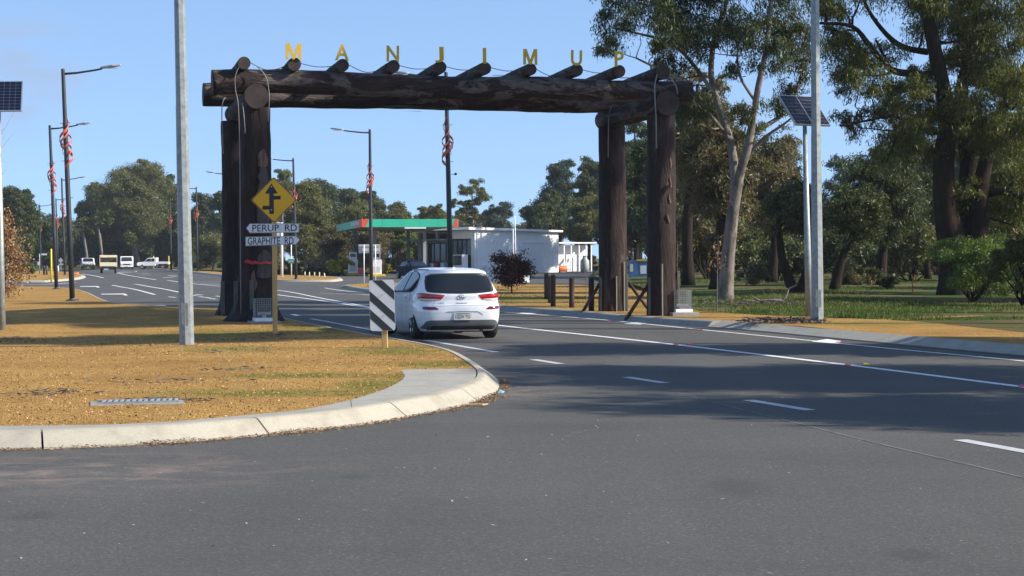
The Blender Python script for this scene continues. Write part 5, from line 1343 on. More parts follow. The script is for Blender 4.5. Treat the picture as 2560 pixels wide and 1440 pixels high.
def patch_on(fn, cols, name, mat, parent, rows=6, thick=.006, label=None):
    """cols: (s, z_low, z_high); fn(s, z) -> point on the shell"""
    v = [fn(c[0], c[1] + (c[2] - c[1]) * j / rows) for c in cols for j in range(rows + 1)]; r = rows + 1
    f = [(i * r + j, (i + 1) * r + j, (i + 1) * r + j + 1, i * r + j + 1) for i in range(len(cols) - 1) for j in range(rows)]
    bm = MB().add(v, f)
    o = bm.build(name, mat, parent, True, label=label)
    return o
def dense(cols, k=5):
    out = []
    for a, b in zip(cols, cols[1:]):
        for i in range(k): out.append(tuple(a[j] + (b[j] - a[j]) * i / k for j in range(3)))
    return out + [cols[-1]]
def wheel(parent, x, y, r, wd, sg, spokes=5, rimmat='silver', name='wheel'):
    t = bpy.data.objects.new(name, None); link(t, parent); t.location = (x, y, r)
    MB().lathe([(r * .62, -wd / 2), (r * .9, -wd / 2), (r, -wd / 2 + .03), (r, wd / 2 - .03), (r * .9, wd / 2), (r * .62, wd / 2)], 28, 'X').build('tyre', MT['rubber'], t, True)
    m = MB(); xo = sg * wd / 2
    m.lathe([(r * .64, min(xo, xo - sg * .05)), (r * .64, max(xo, xo - sg * .05))], 24, 'X') if False else None
    for k in range(spokes):
        a = 2 * math.pi * k / spokes + .3; c, s_ = math.cos(a), math.sin(a)
        for dd in (-.10, .10):
            a2 = a + dd
            m.prism([(xo - sg * .03, c * r * .10 - s_ * .022, s_ * r * .10 + c * .022), (xo - sg * .03, c * r * .10 + s_ * .022, s_ * r * .10 - c * .022), (xo - sg * .012, math.cos(a2) * r * .62 + s_ * .018, math.sin(a2) * r * .62 - c * .018), (xo - sg * .012, math.cos(a2) * r * .62 - s_ * .018, math.sin(a2) * r * .62 + c * .018)], (sg * .02, 0, 0))
    ring = []
    for i in range(29):
        a = 2 * math.pi * i / 28
        ring += [(xo - sg * .005, math.cos(a) * r * .66, math.sin(a) * r * .66), (xo - sg * .02, math.cos(a) * r * .58, math.sin(a) * r * .58)]
    m.add(ring, [(2 * i, 2 * i + 1, 2 * i + 3, 2 * i + 2) for i in range(28)])
    m.lathe([(r * .14, xo - .02), (r * .14, xo + .012 * sg + .012)], 12, 'X')
    m.build('rim', MT[rimmat], t)
    MB().lathe([(r * .6, xo - sg * .09 - .01), (r * .6, xo - sg * .09 + .01)], 20, 'X').build('brake_disc', MT['black'], t)
    return t
def cut_arches(shell_o, holes):
    m = MB()
    for x0, x1, y, z, r in holes: m.lathe([(r, x0), (r, x1)], 36, 'X', (0, y, z))
    co = m.build('cutter', MT['black'])
    b = shell_o.modifiers.new('arch', 'BOOLEAN'); b.operation = 'DIFFERENCE'; b.object = co; b.solver = 'EXACT'
    try: b.material_mode = 'TRANSFER'
    except Exception: pass
    me = bpy.data.meshes.new_from_object(shell_o.evaluated_get(bpy.context.evaluated_depsgraph_get()))
    shell_o.modifiers.clear(); shell_o.data = me
    bpy.data.objects.remove(co)
    smooth_by_angle(shell_o, 38)

# -- the white hatchback under the arch
ax = P(1134, 845.5); hd = Vector((-.272, .962, 0)); org = ax - hd * .78
car = thing('hatchback_car', 'white hatchback driving away under the log gateway, seen from behind', 'car', org, math.atan2(-hd.x, hd.y))
HB = Shell([(.17, .16, 4.20, .79), (.24, .07, 4.27, .84), (.34, .03, 4.31, .872), (.46, .008, 4.33, .89), (.58, .0, 4.34, .897), (.66, .015, 4.33, .896), (.705, .045, 4.31, .895), (.73, .085, 4.28, .892), (.80, .10, 4.10, .889), (.88, .095, 3.75, .882), (.93, .105, 3.45, .872), (.975, .14, 3.25, .855), (1.02, .185, 3.12, .832), (1.10, .235, 2.95, .790), (1.18, .285, 2.78, .748), (1.26, .335, 2.60, .705), (1.32, .365, 2.46, .668), (1.345, .34, 2.40, .652), (1.37, .35, 2.33, .634), (1.40, .45, 2.22, .605), (1.425, .66, 2.08, .56), (1.442, .95, 1.95, .49), (1.453, 1.25, 1.8, .35), (1.457, 1.40, 1.7, .2)], 7.6)
lv = sorted(set(list(HB.z) + list(np.linspace(.17, 1.42, 40))))
body = HB.mesh(lv, 96).build('body', MT['car_white'], car, True)
cut_arches(body, [(-1.2, -.60, .79, .33, .375), (.60, 1.2, .79, .33, .375), (-1.2, -.60, 3.44, .33, .375), (.60, 1.2, 3.44, .33, .375)])
MB().box(-.70, .70, .25, 4.0, .16, .30).build('underbody', MT['black'], car)
MB().tube([(.42, .10, .20), (.42, .5, .22)], .04, 10).box(.1, .62, .35, .75, .145, .26).build('exhaust_box', MT['black'], car, bev=.03)
for y in (.79, 3.44):
    for sg in (-1, 1): wheel(car, sg * .775, y, .318, .215, sg)
def rr(off): return lambda x, z: HB.rear(x, z, off)
def ss(sg, off): return lambda y, z: HB.side(y, z, sg, off)
# rear window with black surround
patch_on(rr(.004), dense([(-.715, 1.02, 1.04), (-.695, .975, 1.19), (-.655, .965, 1.295), (-.58, .955, 1.325), (-.3, .935, 1.335), (0, .93, 1.337), (.3, .935, 1.335), (.58, .955, 1.325), (.655, .965, 1.295), (.695, .975, 1.19), (.715, 1.02, 1.04)]), 'window_surround', MT['black'], car, 10)
rw = patch_on(rr(.009), dense([(-.66, 1.02, 1.15), (-.63, .985, 1.26), (-.55, .975, 1.295), (-.3, .958, 1.305), (0, .953, 1.307), (.3, .958, 1.305), (.55, .975, 1.295), (.63, .985, 1.26), (.66, 1.02, 1.15)]), 'rear_window', MT['glass'], car, 10)
patch_on(rr(.013), dense([(-.17, 1.318, 1.332), (.17, 1.318, 1.332)]), 'high_brake_light', MT['lens_dark'], car, 2)
# side windows
for sg in (-1, 1):
    patch_on(ss(sg, .003), dense([(.66, 1.06, 1.09), (.76, .99, 1.25), (.90, .955, 1.325), (1.4, .945, 1.395), (1.9, .94, 1.405), (2.3, .935, 1.36), (2.65, .935, 1.22), (2.95, .93, 1.08), (3.12, .93, .985), (3.2, .93, .94)], 6), 'window_surround', MT['black'], car, 8)
    patch_on(ss(sg, .008), dense([(.80, 1.02, 1.22), (.92, .985, 1.30), (1.3, .975, 1.365), (1.62, .97, 1.378)], 6), 'rear_door_window', MT['glass'], car, 8)
    patch_on(ss(sg, .008), dense([(1.72, .97, 1.378), (2.0, .965, 1.37), (2.3, .96, 1.32), (2.62, .955, 1.19), (2.9, .955, 1.06), (2.98, .955, 1.0)], 6), 'front_door_window', MT['glass'], car, 8)
    for y in (1.06, 1.68, 2.86):
        patch_on(ss(sg, .002), [(y + (.16 if y == 1.06 else 0), .30, .93), (y + .012 + (.16 if y == 1.06 else 0), .30, .93)], 'door_gap', MT['grey_plastic'], car, 12)
    for y in (1.28, 2.32):
        h = MB().box(-.02, .02, -.09, .09, -.014, .014).build('door_handle', MT['car_white'], car, bev=.008); h.location = HB.side(y, .86 - (y - 1.3) * .01, sg, .012)
    mr = MB().lathe([(.03, -.03), (.09, -.02), (.11, .04), (.06, .10), (.01, .11)], 12, 'Y').build('wing_mirror', MT['black'], car, True); mr.location = (sg * 1.0, 3.02, 1.0); mr.scale = (1.05, 1, .75)
    MB().tube([(sg * .84, 3.02, .97), (sg * .98, 3.03, .985)], .025, 6).build('mirror_arm', MT['black'], car)
    # lights
    lt = patch_on(rr(.006), [(sg * x, a, b) for x, a, b in dense([(.355, .893, .907), (.40, .842, .913), (.45, .80, .919), (.60, .788, .931), (.73, .782, .945), (.79, .79, .953), (.83, .82, .953), (.856, .87, .935)], 5)], 'tail_light', MT['lens_red'], car, 6)
    patch_on(rr(.010), [(sg * x, a, b) for x, a, b in dense([(.45, .808, .822), (.55, .800, .832), (.68, .795, .832), (.78, .80, .84), (.83, .83, .85)], 5)], 'reversing_lens', MT['lens_clear'], lt, 3)
    patch_on(rr(.010), [(sg * x, a, b) for x, a, b in dense([(.50, .85, .856), (.64, .852, .868), (.77, .862, .884), (.83, .876, .888)], 5)], 'light_bar', MT['lens_dark'], lt, 3)
    patch_on(rr(.006), [(sg * x, a, b) for x, a, b in dense([(.50, .612, .628), (.56, .612, .668), (.72, .612, .678), (.80, .62, .675)], 5)], 'reflector', MT['lens_dark'], car, 3)
# lower bumper, seams, trims
patch_on(rr(.007), dense([(-.80, .23, .26), (-.74, .22, .375), (-.66, .215, .40), (-.3, .21, .40), (0, .21, .40), (.3, .21, .40), (.66, .215, .40), (.74, .22, .375), (.80, .23, .26)], 5), 'lower_bumper', MT['grey_plastic'], car, 8)
patch_on(rr(.012), dense([(-.70, .20, .285), (0, .20, .285), (.70, .20, .285)], 8), 'diffuser', MT['black'], car, 4)
patch_on(rr(.003), dense([(-.60, .676, .683), (-.3, .686, .693), (0, .69, .697), (.3, .686, .693), (.60, .676, .683)], 6), 'hatch_gap', MT['grey_paint'], car, 2)
for sg in (-1, 1):
    patch_on(lambda t, q: HB.rear(sg * (.615 - .075 * t + .008 * q), .68 + .115 * t, .003), [(0, 0, 1), (.25, 0, 1), (.5, 0, 1), (.75, 0, 1), (1, 0, 1)], 'hatch_gap', MT['grey_paint'], car, 1)
patch_on(rr(.006), dense([(-.36, .548, .553), (-.31, .56, .572), (0, .566, .578), (.31, .56, .572), (.36, .535, .55), (.42, .49, .505)], 6), 'bumper_crease', MT['grey_plastic'], car, 2)
patch_on(rr(.008), dense([(-.12, .735, .747), (.12, .735, .747)], 8), 'hatch_handle', MT['grey_plastic'], car, 2)
patch_on(ss(-1, .004), dense([(1.25, .275, .29), (2.95, .275, .29)], 10), 'sill_trim', MT['silver'], car, 1)
fl = []
for i in range(17):
    a = math.pi * .5 + math.pi * (i / 16) ; fl.append(HB.side(1.02 + .10 * math.cos(a), .86 + .085 * math.sin(a), -1, .004))
MB().tube(fl, .005, 4).build('fuel_flap_seam', MT['grey_plastic'], car)
pl = MB().box(-.186, .186, -.008, 0, -.067, .067).build('number_plate', MT['plate'], car, bev=.004); pl.location = HB.rear(0, .475, .012); pl.rotation_euler = (R(-3), 0, 0)
o = mesh_obj('plate_lettering', text_mesh('1GDH 703', .31, .078, .001, .012), MT['plate_ink'], pl); o.location = (0, -.0095, -.010)
MB().box(-.14, .14, -.0095, -.0085, .046, .058).build('plate_strip', MT['plate_ink'], pl)
for b_ in ((-.192, -.186, -.07, .07), (.186, .192, -.07, .07), (-.192, .192, .067, .073), (-.192, .192, -.073, -.067)): MB().box(b_[0], b_[1], -.010, .002, b_[2], b_[3]).build('plate_frame', MT['plate'], pl)
em = thing('badge', '', '', (0, 0, 0)); em.parent = car; em.location = HB.rear(0, .865, .012); em.rotation_euler = (R(4), 0, 0)
for k in ('label', 'category'): 
    if k in em: del em[k]
MB().tube([(math.cos(a) * .078, 0, math.sin(a) * .042) for a in np.linspace(0, 2 * math.pi, 25)], .007, 6, False).build('badge_oval', MT['silver'], em, True)
m = MB()
m.tube([(-.052, 0, -.026), (-.020, 0, .030)], .008, 6); m.tube([(.020, 0, -.030), (.052, 0, .026)], .008, 6); m.tube([(-.036, 0, .002), (.036, 0, -.002)], .006, 6)
m.build('badge_letter', MT['silver'], em, True)
o = mesh_obj('model_badge', text_mesh('i30', .105, .042, .003, .004), MT['silver'], car); o.location = HB.rear(-.43, .745, .010)
fin = MB().add([(-.025, 0, 0), (.025, 0, 0), (.02, .17, 0), (-.02, .17, 0), (0, .02, .055), (0, .06, .05), (0, .16, .01)], [(0, 1, 4), (1, 2, 6, 5, 4), (0, 4, 5, 6, 3), (2, 3, 6), (0, 3, 2, 1)]).build('roof_antenna', MT['car_white'], car, bev=.006); fin.location = (0, .72, 1.425); fin.scale = (1.6, 1, 1)
patch_on(rr(.004), dense([(-.60, 1.345, 1.372), (0, 1.352, 1.376), (.60, 1.345, 1.372)], 8), 'spoiler_lip', MT['car_white'], car, 2)
for sg in (-1, 1):
    MB().tube([(sg * .585, .50, 1.418), (sg * .585, 1.0, 1.436 - .012), (sg * .585, 2.0, 1.425)], .009, 5).build('roof_seam', MT['grey_plastic'], car)

# -- dark blue sedan parked in front of the shop
b = W(1010, 690, 141); b.z = H(b.x, 141)
sed = thing('sedan_car', 'dark blue sedan parked beside the petrol station shop, facing the road', 'car', b, R(180 + 24))
SD = Shell([(.18, .14, 4.72, .80), (.30, .04, 4.80, .86), (.48, .0, 4.84, .885), (.64, .03, 4.82, .885), (.74, .08, 4.70, .875), (.82, .16, 4.2, .86), (.90, .30, 3.75, .845), (.95, .7, 3.45, .82), (1.05, .95, 3.22, .765), (1.18, 1.18, 2.98, .70), (1.30, 1.40, 2.75, .63), (1.36, 1.58, 2.55, .56), (1.395, 1.8, 2.35, .45), (1.405, 2.0, 2.2, .2)], 5)
bo = SD.mesh(sorted(set(list(SD.z) + list(np.linspace(.18, 1.36, 20)))), 64).build('body', MT['car_blue'], sed, True)
cut_arches(bo, [(-1.2, -.6, .95, .32, .36), (.6, 1.2, .95, .32, .36), (-1.2, -.6, 3.8, .32, .36), (.6, 1.2, 3.8, .32, .36)])
for y in (.95, 3.8):
    for sg in (-1, 1): wheel(sed, sg * .77, y, .31, .2, sg)
sf = lambda x, z: SD.front(x, z, .006)
patch_on(sf, dense([(-.62, .98, 1.2), (-.5, .96, 1.31), (0, .955, 1.33), (.5, .96, 1.31), (.62, .98, 1.2)]), 'windscreen', MT['glass'], sed)
for sg in (-1, 1):
    patch_on(lambda y, z: SD.side(y, z, sg, .006), dense([(1.15, .95, 1.05), (1.6, .93, 1.27), (2.3, .93, 1.33), (2.8, .92, 1.2), (3.2, .92, 1.0)]), 'side_window', MT['glass'], sed)
    patch_on(sf, dense([(sg * .42, .58, .68), (sg * .66, .57, .70), (sg * .82, .60, .70)]), 'headlight', MT['lens_clear'], sed)
    m_ = MB().box(-.09, .09, -.05, .05, -.05, .05).build('wing_mirror', MT['car_blue'], sed, bev=.02); m_.location = (sg * .95, 3.15, .98)
patch_on(sf, dense([(-.30, .60, .66), (.30, .60, .66)]), 'grille', MT['silver'], sed)
patch_on(lambda x, z: SD.front(x, z, .012), dense([(-.18, .46, .56), (.18, .46, .56)]), 'number_plate', MT['plate'], sed)
patch_on(sf, dense([(-.6, .24, .38), (.6, .24, .38)]), 'air_intake', MT['black'], sed)

# -- the four light vehicles at the far bend
def place(name, label, u, Y, rz, sc=1.0, cat='truck'):
    b = W(u, 660, Y); t = thing(name, label, cat, (b.x, Y, H(b.x, Y)), R(rz)); t.scale = (sc,) * 3; return t
t = place('tray_truck', 'small cream tray truck driving away with a boxy open-backed canopy', 271, 184, 12.5)
MB().prism([(-.86, 1.95, .45), (-.86, 3.9, .45), (-.86, 4.05, .95), (-.86, 3.0, 1.05), (-.86, 2.6, 1.72), (-.86, 1.95, 1.75)], (1.72, 0, 0)).build('cab', MT['cream'], t, bev=.05)
MB().prism([(-.7, 1.93, 1.12), (.7, 1.93, 1.12), (.65, 1.93, 1.6), (-.65, 1.93, 1.6)], (0, .01, 0)).build('rear_window', MT['glass'], t)
bx = MB()
bx.box(-.88, .88, 0, 1.85, .72, .80).box(-.88, -.82, 0, 1.85, .80, 1.80).box(.82, .88, 0, 1.85, .80, 1.80).box(-.88, .88, 0, 1.85, 1.80, 1.86).box(-.82, .82, 1.80, 1.85, .80, 1.80).box(-.82, .82, -.02, .03, 1.62, 1.80)
bx.build('canopy', MT['cream'], t, bev=.012)
MB().box(-.87, .87, -.05, -.005, .72, 1.12).build('tailgate', MT['cream'], t, bev=.012)
MB().prism([(-.25, .4, .85), (.55, .4, .85), (.8, .4, 1.5), (.1, .4, 1.2)], (0, .5, 0)).build('load', MT['ash_bark'], t)
MB().box(-.80, .80, .15, 3.8, .40, .60).box(-.85, .85, -.02, .12, .48, .62).build('chassis', MT['black'], t)
MB().box(-.45, .0, -.06, -.02, .36, .48).build('number_plate', MT['cyan'], t)
for sg in (-1, 1): MB().box(sg * .78 - .07, sg * .78 + .07, -.05, -.01, .56, .68).build('tail_light', MT['lens_red'], t)
for y in (.85, 3.3):
    for sg in (-1, 1): wheel(t, sg * .70, y, .34, .22, sg, 5, 'grey_paint')
t = place('white_bus', 'white minibus facing the camera beside the tray truck', 317, 262, 192, .96, 'bus')
MB().prism([(-.95, 0, .35), (-.95, 4.9, .35), (-.95, 5.05, .95), (-.95, 4.75, 1.15), (-.95, 4.35, 1.95), (-.95, .1, 2.0)], (1.9, 0, 0)).build('body', MT['car_white'], t, bev=.09)
MB().prism([(-.80, 4.72, 1.22), (.80, 4.72, 1.22), (.72, 4.42, 1.82), (-.72, 4.42, 1.82)], (0, .03, .012)).build('windscreen', MT['shop_glass'], t)
for sg in (-1, 1):
    MB().box(sg * .68 - .14, sg * .68 + .14, 5.0, 5.06, .72, .9).build('headlight', MT['lens_clear'], t)
    MB().box(sg * .955 - .01, sg * .955 + .01, .5, 4.0, 1.15, 1.75).build('side_window', MT['glass'], t)
    MB().box(sg * 1.05 - .08, sg * 1.05 + .08, 4.35, 4.5, 1.2, 1.5).build('wing_mirror', MT['black'], t)
MB().box(-.5, .5, 5.02, 5.07, .70, .84).build('grille', MT['black'], t); MB().box(-.9, .9, 4.9, 5.1, .36, .56).build('bumper', MT['white_metal'], t, bev=.03)
MB().box(-.26, .26, 5.1, 5.12, .42, .52).build('number_plate', MT['plate'], t)
for y in (1.0, 4.0):
    for sg in (-1, 1): wheel(t, sg * .80, y, .33, .2, sg, 5, 'grey_paint')
t = place('wagon_4wd', 'white four-wheel-drive wagon with black bull bar facing the camera', 217, 262, 197, .96, 'car')
MB().prism([(-.92, 0, .5), (-.92, 4.5, .5), (-.92, 4.6, .95), (-.92, 3.4, 1.12), (-.92, 2.75, 1.72), (-.92, .1, 1.76)], (1.84, 0, 0)).build('body', MT['car_white'], t, bev=.08)
MB().prism([(-.76, 3.36, 1.18), (.76, 3.36, 1.18), (.68, 2.84, 1.66), (-.68, 2.84, 1.66)], (0, .04, .03)).build('windscreen', MT['glass'], t)
for sg in (-1, 1):
    MB().box(sg * .925 - .01, sg * .925 + .01, .4, 2.7, 1.15, 1.58).build('side_window', MT['glass'], t)
    MB().box(sg * .7 - .13, sg * .7 + .13, 4.55, 4.63, .80, .95).build('headlight', MT['lens_clear'], t)
MB().box(-.9, .9, 4.55, 4.8, .42, .70).tube([(-.7, 4.75, .7), (-.6, 4.75, 1.0), (.6, 4.75, 1.0), (.7, 4.75, .7)], .035, 6).tube([(-.25, 4.75, .7), (-.25, 4.75, 1.0)], .03, 6).tube([(.25, 4.75, .7), (.25, 4.75, 1.0)], .03, 6).build('bull_bar', MT['black'], t)
for sg in (-1, 1): MB().lathe([(.02, 0), (.11, .02), (.11, .1), (.03, .14)], 12, 'Y', (sg * .3, 4.82, .98)).build('driving_light', MT['lens_clear'], t)
for y in (.9, 3.7):
    for sg in (-1, 1): wheel(t, sg * .78, y, .38, .25, sg, 5, 'grey_paint')
t = place('pickup_truck', 'white pickup with silver tray waiting side-on at the kerb', 424, 262, 92, .98, 'pickup')
MB().prism([(-.88, 1.9, .48), (-.88, 4.6, .48), (-.88, 4.75, .78), (-.88, 4.55, 1.02), (-.88, 3.65, 1.10), (-.88, 3.05, 1.66), (-.88, 1.95, 1.70)], (1.76, 0, 0)).build('cab', MT['car_white'], t, bev=.06)
for sg in (-1, 1):
    MB().prism([(sg * .885, 2.62, 1.14), (sg * .885, 3.5, 1.14), (sg * .885, 3.02, 1.56), (sg * .885, 2.62, 1.58)], (sg * .012, 0, 0)).build('front_window', MT['glass'], t)
    MB().prism([(sg * .885, 2.08, 1.14), (sg * .885, 2.54, 1.14), (sg * .885, 2.54, 1.58), (sg * .885, 2.08, 1.58)], (sg * .012, 0, 0)).build('rear_window', MT['glass'], t)
MB().box(-.85, .85, .05, 1.8, .78, .84).box(-.85, -.81, .05, 1.8, .84, 1.12).box(.81, .85, .05, 1.8, .84, 1.12).box(-.85, .85, 1.80, 1.86, .8, 1.72).build('tray', MT['white_metal'], t)
MB().box(-.8, .8, .1, 4.5, .42, .6).build('chassis', MT['black'], t)
MB().prism([(-.88, 4.62, .40), (-.88, 5.0, .45), (-.88, 5.0, .80), (-.88, 4.72, .84)], (1.76, 0, 0)).build('bull_bar', MT['black'], t, bev=.03)
for y in (.9, 3.95):
    for sg in (-1, 1): wheel(t, sg * .76, y, .36, .24, sg, 5, 'cream')
# ------------------------------------------------------------------ petrol station
SZ = H(0, 165)
ang = math.atan2(.64, .77)
bl = thing('station_building', 'white flat-roofed petrol station shop with glazed front and thin roof edge', 'building', (-3.4, 165.0, SZ), ang)
Lx, Ly, Y1 = 10.2, 8.4, 3.4
MB().prism([(0, 0, -.1), (Lx, 0, -.1), (Lx, 0, 3.95), (0, 0, 4.16)], (0, .2, 0)).build('front_wall', MT['white_paint'], bl)
MB().prism([(Lx - .2, .21, -.1), (Lx - .2, 9, -.1), (Lx - .2, 9, 3.9), (Lx - .2, .21, 3.94)], (.2, 0, 0)).build('end_wall', MT['white_paint'], bl)
MB().box(0, .18, .21, .55, -.1, 4.1).box(0, .18, .56, Y1, 3.22, 4.1).box(.02, .17, .56, Y1, -.1, .32).build('shopfront_wall', MT['white_paint'], bl)
MB().box(.02, .17, Y1 + .01, Ly, 2.86, 3.06).box(.02, .17, Y1 + .01, Ly, -.1, .30).box(.02, .3, Ly - .3, Ly, .31, 2.85).build('low_shopfront_wall', MT['grey_paint'], bl)
MB().prism([(-.95, -.35, 4.02), (Lx + .3, -.35, 3.84), (Lx + .3, -.35, 4.02), (-.95, -.35, 4.26)], (0, 9.4, 0)).build('roof', MT['white_metal'], bl, bev=.02)
MB().box(-1.5, .6, Y1 + .05, Ly + .6, 3.07, 3.22).build('awning', MT['grey_paint'], bl, bev=.02)
for y in (4.4, 6.3): MB().box(.5, .75, y, y + .25, 3.22, 4.3).build('awning_stub', MT['white_metal'], bl)
MB().box(.25, 9.9, 8.6, 9.0, 0, 3.8).build('back_wall', MT['grey_paint'], bl)
def win(y0, y1, z0, z1):
    f = MB().box(.04, .12, y0, y0 + .07, z0, z1).box(.04, .12, y1 - .07, y1, z0, z1).box(.04, .12, y0 + .07, y1 - .07, z0, z0 + .07).box(.04, .12, y0 + .07, y1 - .07, z1 - .07, z1).build('shop_window', MT['black'], bl)
    MB().box(.07, .085, y0 + .071, y1 - .071, z0 + .071, z1 - .071).build('pane', MT['shop_glass'], f)
n = 4
for i in range(n): win(.57 + i * (Y1 - .6) / n, .57 + (i + 1) * (Y1 - .6) / n - .01, .33, 3.2)
n = 5
for i in range(n): win(Y1 + .05 + i * (Ly - Y1 - .4) / n, Y1 + .05 + (i + 1) * (Ly - Y1 - .4) / n - .01, .31, 2.85)
# relief on the front wall
MB().box(1.75, 4.0, -.03, -.004, 2.82, 2.88).box(3.94, 4.0, -.03, -.004, .5, 2.81).box(2.2, 2.24, -.03, -.004, 2.9, 3.3).build('door_frame', MT['white_metal'], bl)
MB().box(5.9, 8.5, -.08, -.004, 2.80, 2.90).build('wall_rail', MT['white_metal'], bl); MB().box(5.95, 8.45, -.025, -.004, .3, 2.79).build('roller_door', MT['white_paint'], bl)
MB().box(-.0, Lx, -.02, -.004, 3.45, 3.48).build('wall_seam', MT['white_metal'], bl)
for x, z in ((.35, 3.62), (1.6, 3.66), (8.9, 3.5)): MB().lathe([(.03, -.12), (.10, -.10), (.08, -.01)], 8, 'Y', (x, 0, z)).build('wall_lamp', MT['grey_paint'], bl)
MB().tube([(.25, -.05, 0), (.25, -.05, 3.9)], .035, 6).build('downpipe', MT['white_metal'], bl)
MB().box(1.05, 1.8, -.5, -.02, -.1, .75).build('plinth', MT['white_paint'], bl)
def W2(x, y, z=0): 
    c, s_ = math.cos(ang), math.sin(ang); return Vector((-3.4 + x * c - y * s_, 165 + x * s_ + y * c, SZ + z))
# things along the shop front
def cabinet(name, label, x, y, w_, d_, h_, mat, cat, group=None):
    t = thing(name, label, cat, W2(x, y), ang, group)
    MB().box(-d_ / 2, d_ / 2, -w_ / 2, w_ / 2, 0, h_).build('cabinet', MT[mat], t, bev=.03)
    MB().box(-d_ / 2 - .012, -d_ / 2 - .002, -w_ / 2 + .06, w_ / 2 - .06, h_ * .45, h_ - .08).build('front_panel', MT['shop_glass'] if mat == 'white_metal' else MT['white_metal'], t)
    return t
cabinet('ice_freezer', 'white ice freezer standing before the shop windows', -.7, 1.4, 1.7, .7, 1.75, 'white_metal', 'freezer')
cabinet('display_bin', 'pink display bin in front of the shop windows', -.9, 5.0, .7, .5, 1.0, 'pink', 'bin')
cabinet('display_bin', 'pale blue display bin in front of the shop windows', -.9, 3.4, .6, .5, 1.05, 'cyan', 'bin')
cabinet('grey_cage', 'grey gas bottle cage at the left end of the shop front', -.9, 7.1, 1.8, .7, 1.15, 'grey_paint', 'cage')
t = thing('white_planter', 'low white block wall end beside the shop corner', 'planter', W(1215, 700, 112) * 1, R(20)); t.location.z = H(0, 112)
MB().box(-.4, .4, -.4, .4, -.1, .72).build('box', MT['white_paint'], t, bev=.02); MB().box(-.44, .44, -.44, .44, .72, .76).build('cap', MT['white_metal'], t)
# canopy
ca = math.atan2(.176, .984); CZ = H(0, 150)
cn = thing('fuel_canopy', 'flat petrol canopy with teal green fascia and orange-red corners', 'canopy', (-12.5, 150.0, CZ), ca)
W_, D_, zb, zt = 8.1, 26.0, 4.12, 4.78
MB().box(.06, W_ - .06, .06, D_, zb + .06, zt - .1).build('soffit', MT['soffit'], cn)
def fas_front(x0, x1, sl0, sl1, mat): MB().prism([(x0, -.02, zb), (x1, -.02, zb), (x1 + sl1, -.02, zt), (x0 + sl0, -.02, zt)], (0, .07, 0)).build('fascia_panel', MT[mat], cn)
fas_front(0, .30, 0, .30, 'canopy_red')
xs_ = [.31, 1.75, 3.3, 4.9, 6.4, 7.62]
for i in range(5): fas_front(xs_[i] + .006, xs_[i + 1] - .006, .30 if i == 0 else 0, .26 if i == 4 else 0, 'canopy_green')
fas_front(7.63, W_, .26, 0, 'canopy_red')
def fas_left(y0, y1, mat): MB().box(-.05, 0, y0 + .01, y1 - .01, zb, zt).build('fascia_panel', MT[mat], cn)
fas_left(0.06, 4.4, 'canopy_red')
for i in range(6): fas_left(4.4 + i * 3.4, 4.4 + (i + 1) * 3.4, 'canopy_green')
fas_left(24.8, D_, 'canopy_red')
MB().box(W_, W_ + .05, .06, D_, zb, zt).build('fascia_panel', MT['soffit'], cn)
o = mesh_obj('lettering', text_mesh('puma', 7.2, .42, .004, .01), MT['white_metal'], cn); o.location = (-.058, 5.4, 4.44); o.rotation_euler = (0, 0, R(-90))
for x, y in ((1.0, 3), (1.6, 8), (5.2, 4), (4.4, 9), (6.6, 7), (2.6, 14), (5.5, 15)): MB().lathe([(.22, zb + .02), (.22, zb + .06)], 10, org=(x, y, 0)).build('downlight', MT['white_metal'], cn)
MB().box(3.6, 5.4, -.06, -.03, zb - .14, zb - .02).build('height_bar', MT['white_metal'], cn)
for x, y in ((1.9, 8.0), (1.2, 20.0), (6.3, 8.0), (6.3, 20.0)): MB().box(x - .14, x + .14, y - .14, y + .14, -.1, zb + .06).build('column', MT['grey_paint'], cn)
# pumps
def pump(label, u, Y):
    b = W(u, 680, Y); t = thing('fuel_pump', label, 'fuel pump', (b.x, Y, H(b.x, Y)), R(8), 'white fuel pumps under the canopy')
    MB().box(-.7, .7, -.9, .9, -.05, .16).build('plinth', MT['kerb_yellow'], t, bev=.02)
    MB().box(-.42, .42, -.26, .26, .16, 1.38).build('body', MT['white_metal'], t, bev=.03)
    MB().box(-.34, .34, -.22, .22, 1.38, 2.02).build('display_head', MT['white_metal'], t, bev=.03)
    MB().box(-.24, .24, -.235, -.222, 1.6, 1.88).build('screen', MT['shop_glass'], t)
    MB().box(-.30, .30, -.275, -.262, .3, .8).build('price_panel', MT['sign_grey'], t)
    for sg in (-1, 1):
        MB().tube(spline([(sg * .43, -.1, 1.3), (sg * .6, -.12, .9), (sg * .56, -.12, .4), (sg * .45, -.1, .9)], 5), .022, 6).build('hose', MT['black'], t, True)
        MB().box(sg * .46 - .03, sg * .46 + .03, -.18, -.04, 1.0, 1.3).build('nozzle', MT['pink'], t, bev=.01)
pump('white fuel pump at the left end of the canopy', 882.5, 161); pump('white fuel pump behind the grey-backed sign board', 941, 152)
b = W(902.5, 680, 153); t = thing('pink_bin', 'pink-red bin between the two fuel pumps', 'bin', (b.x, 153, H(0, 153)))
MB().prism([(-.24, -.24, .28), (.24, -.24, .28), (.27, -.24, .72), (-.27, -.24, .72)], (0, .5, 0)).box(-.18, .18, -.18, .18, 0, .28).build('bin', MT['pink'], t, bev=.02); MB().box(-.3, .3, -.27, .3, .44, .50).build('band', MT['lens_dark'], t)
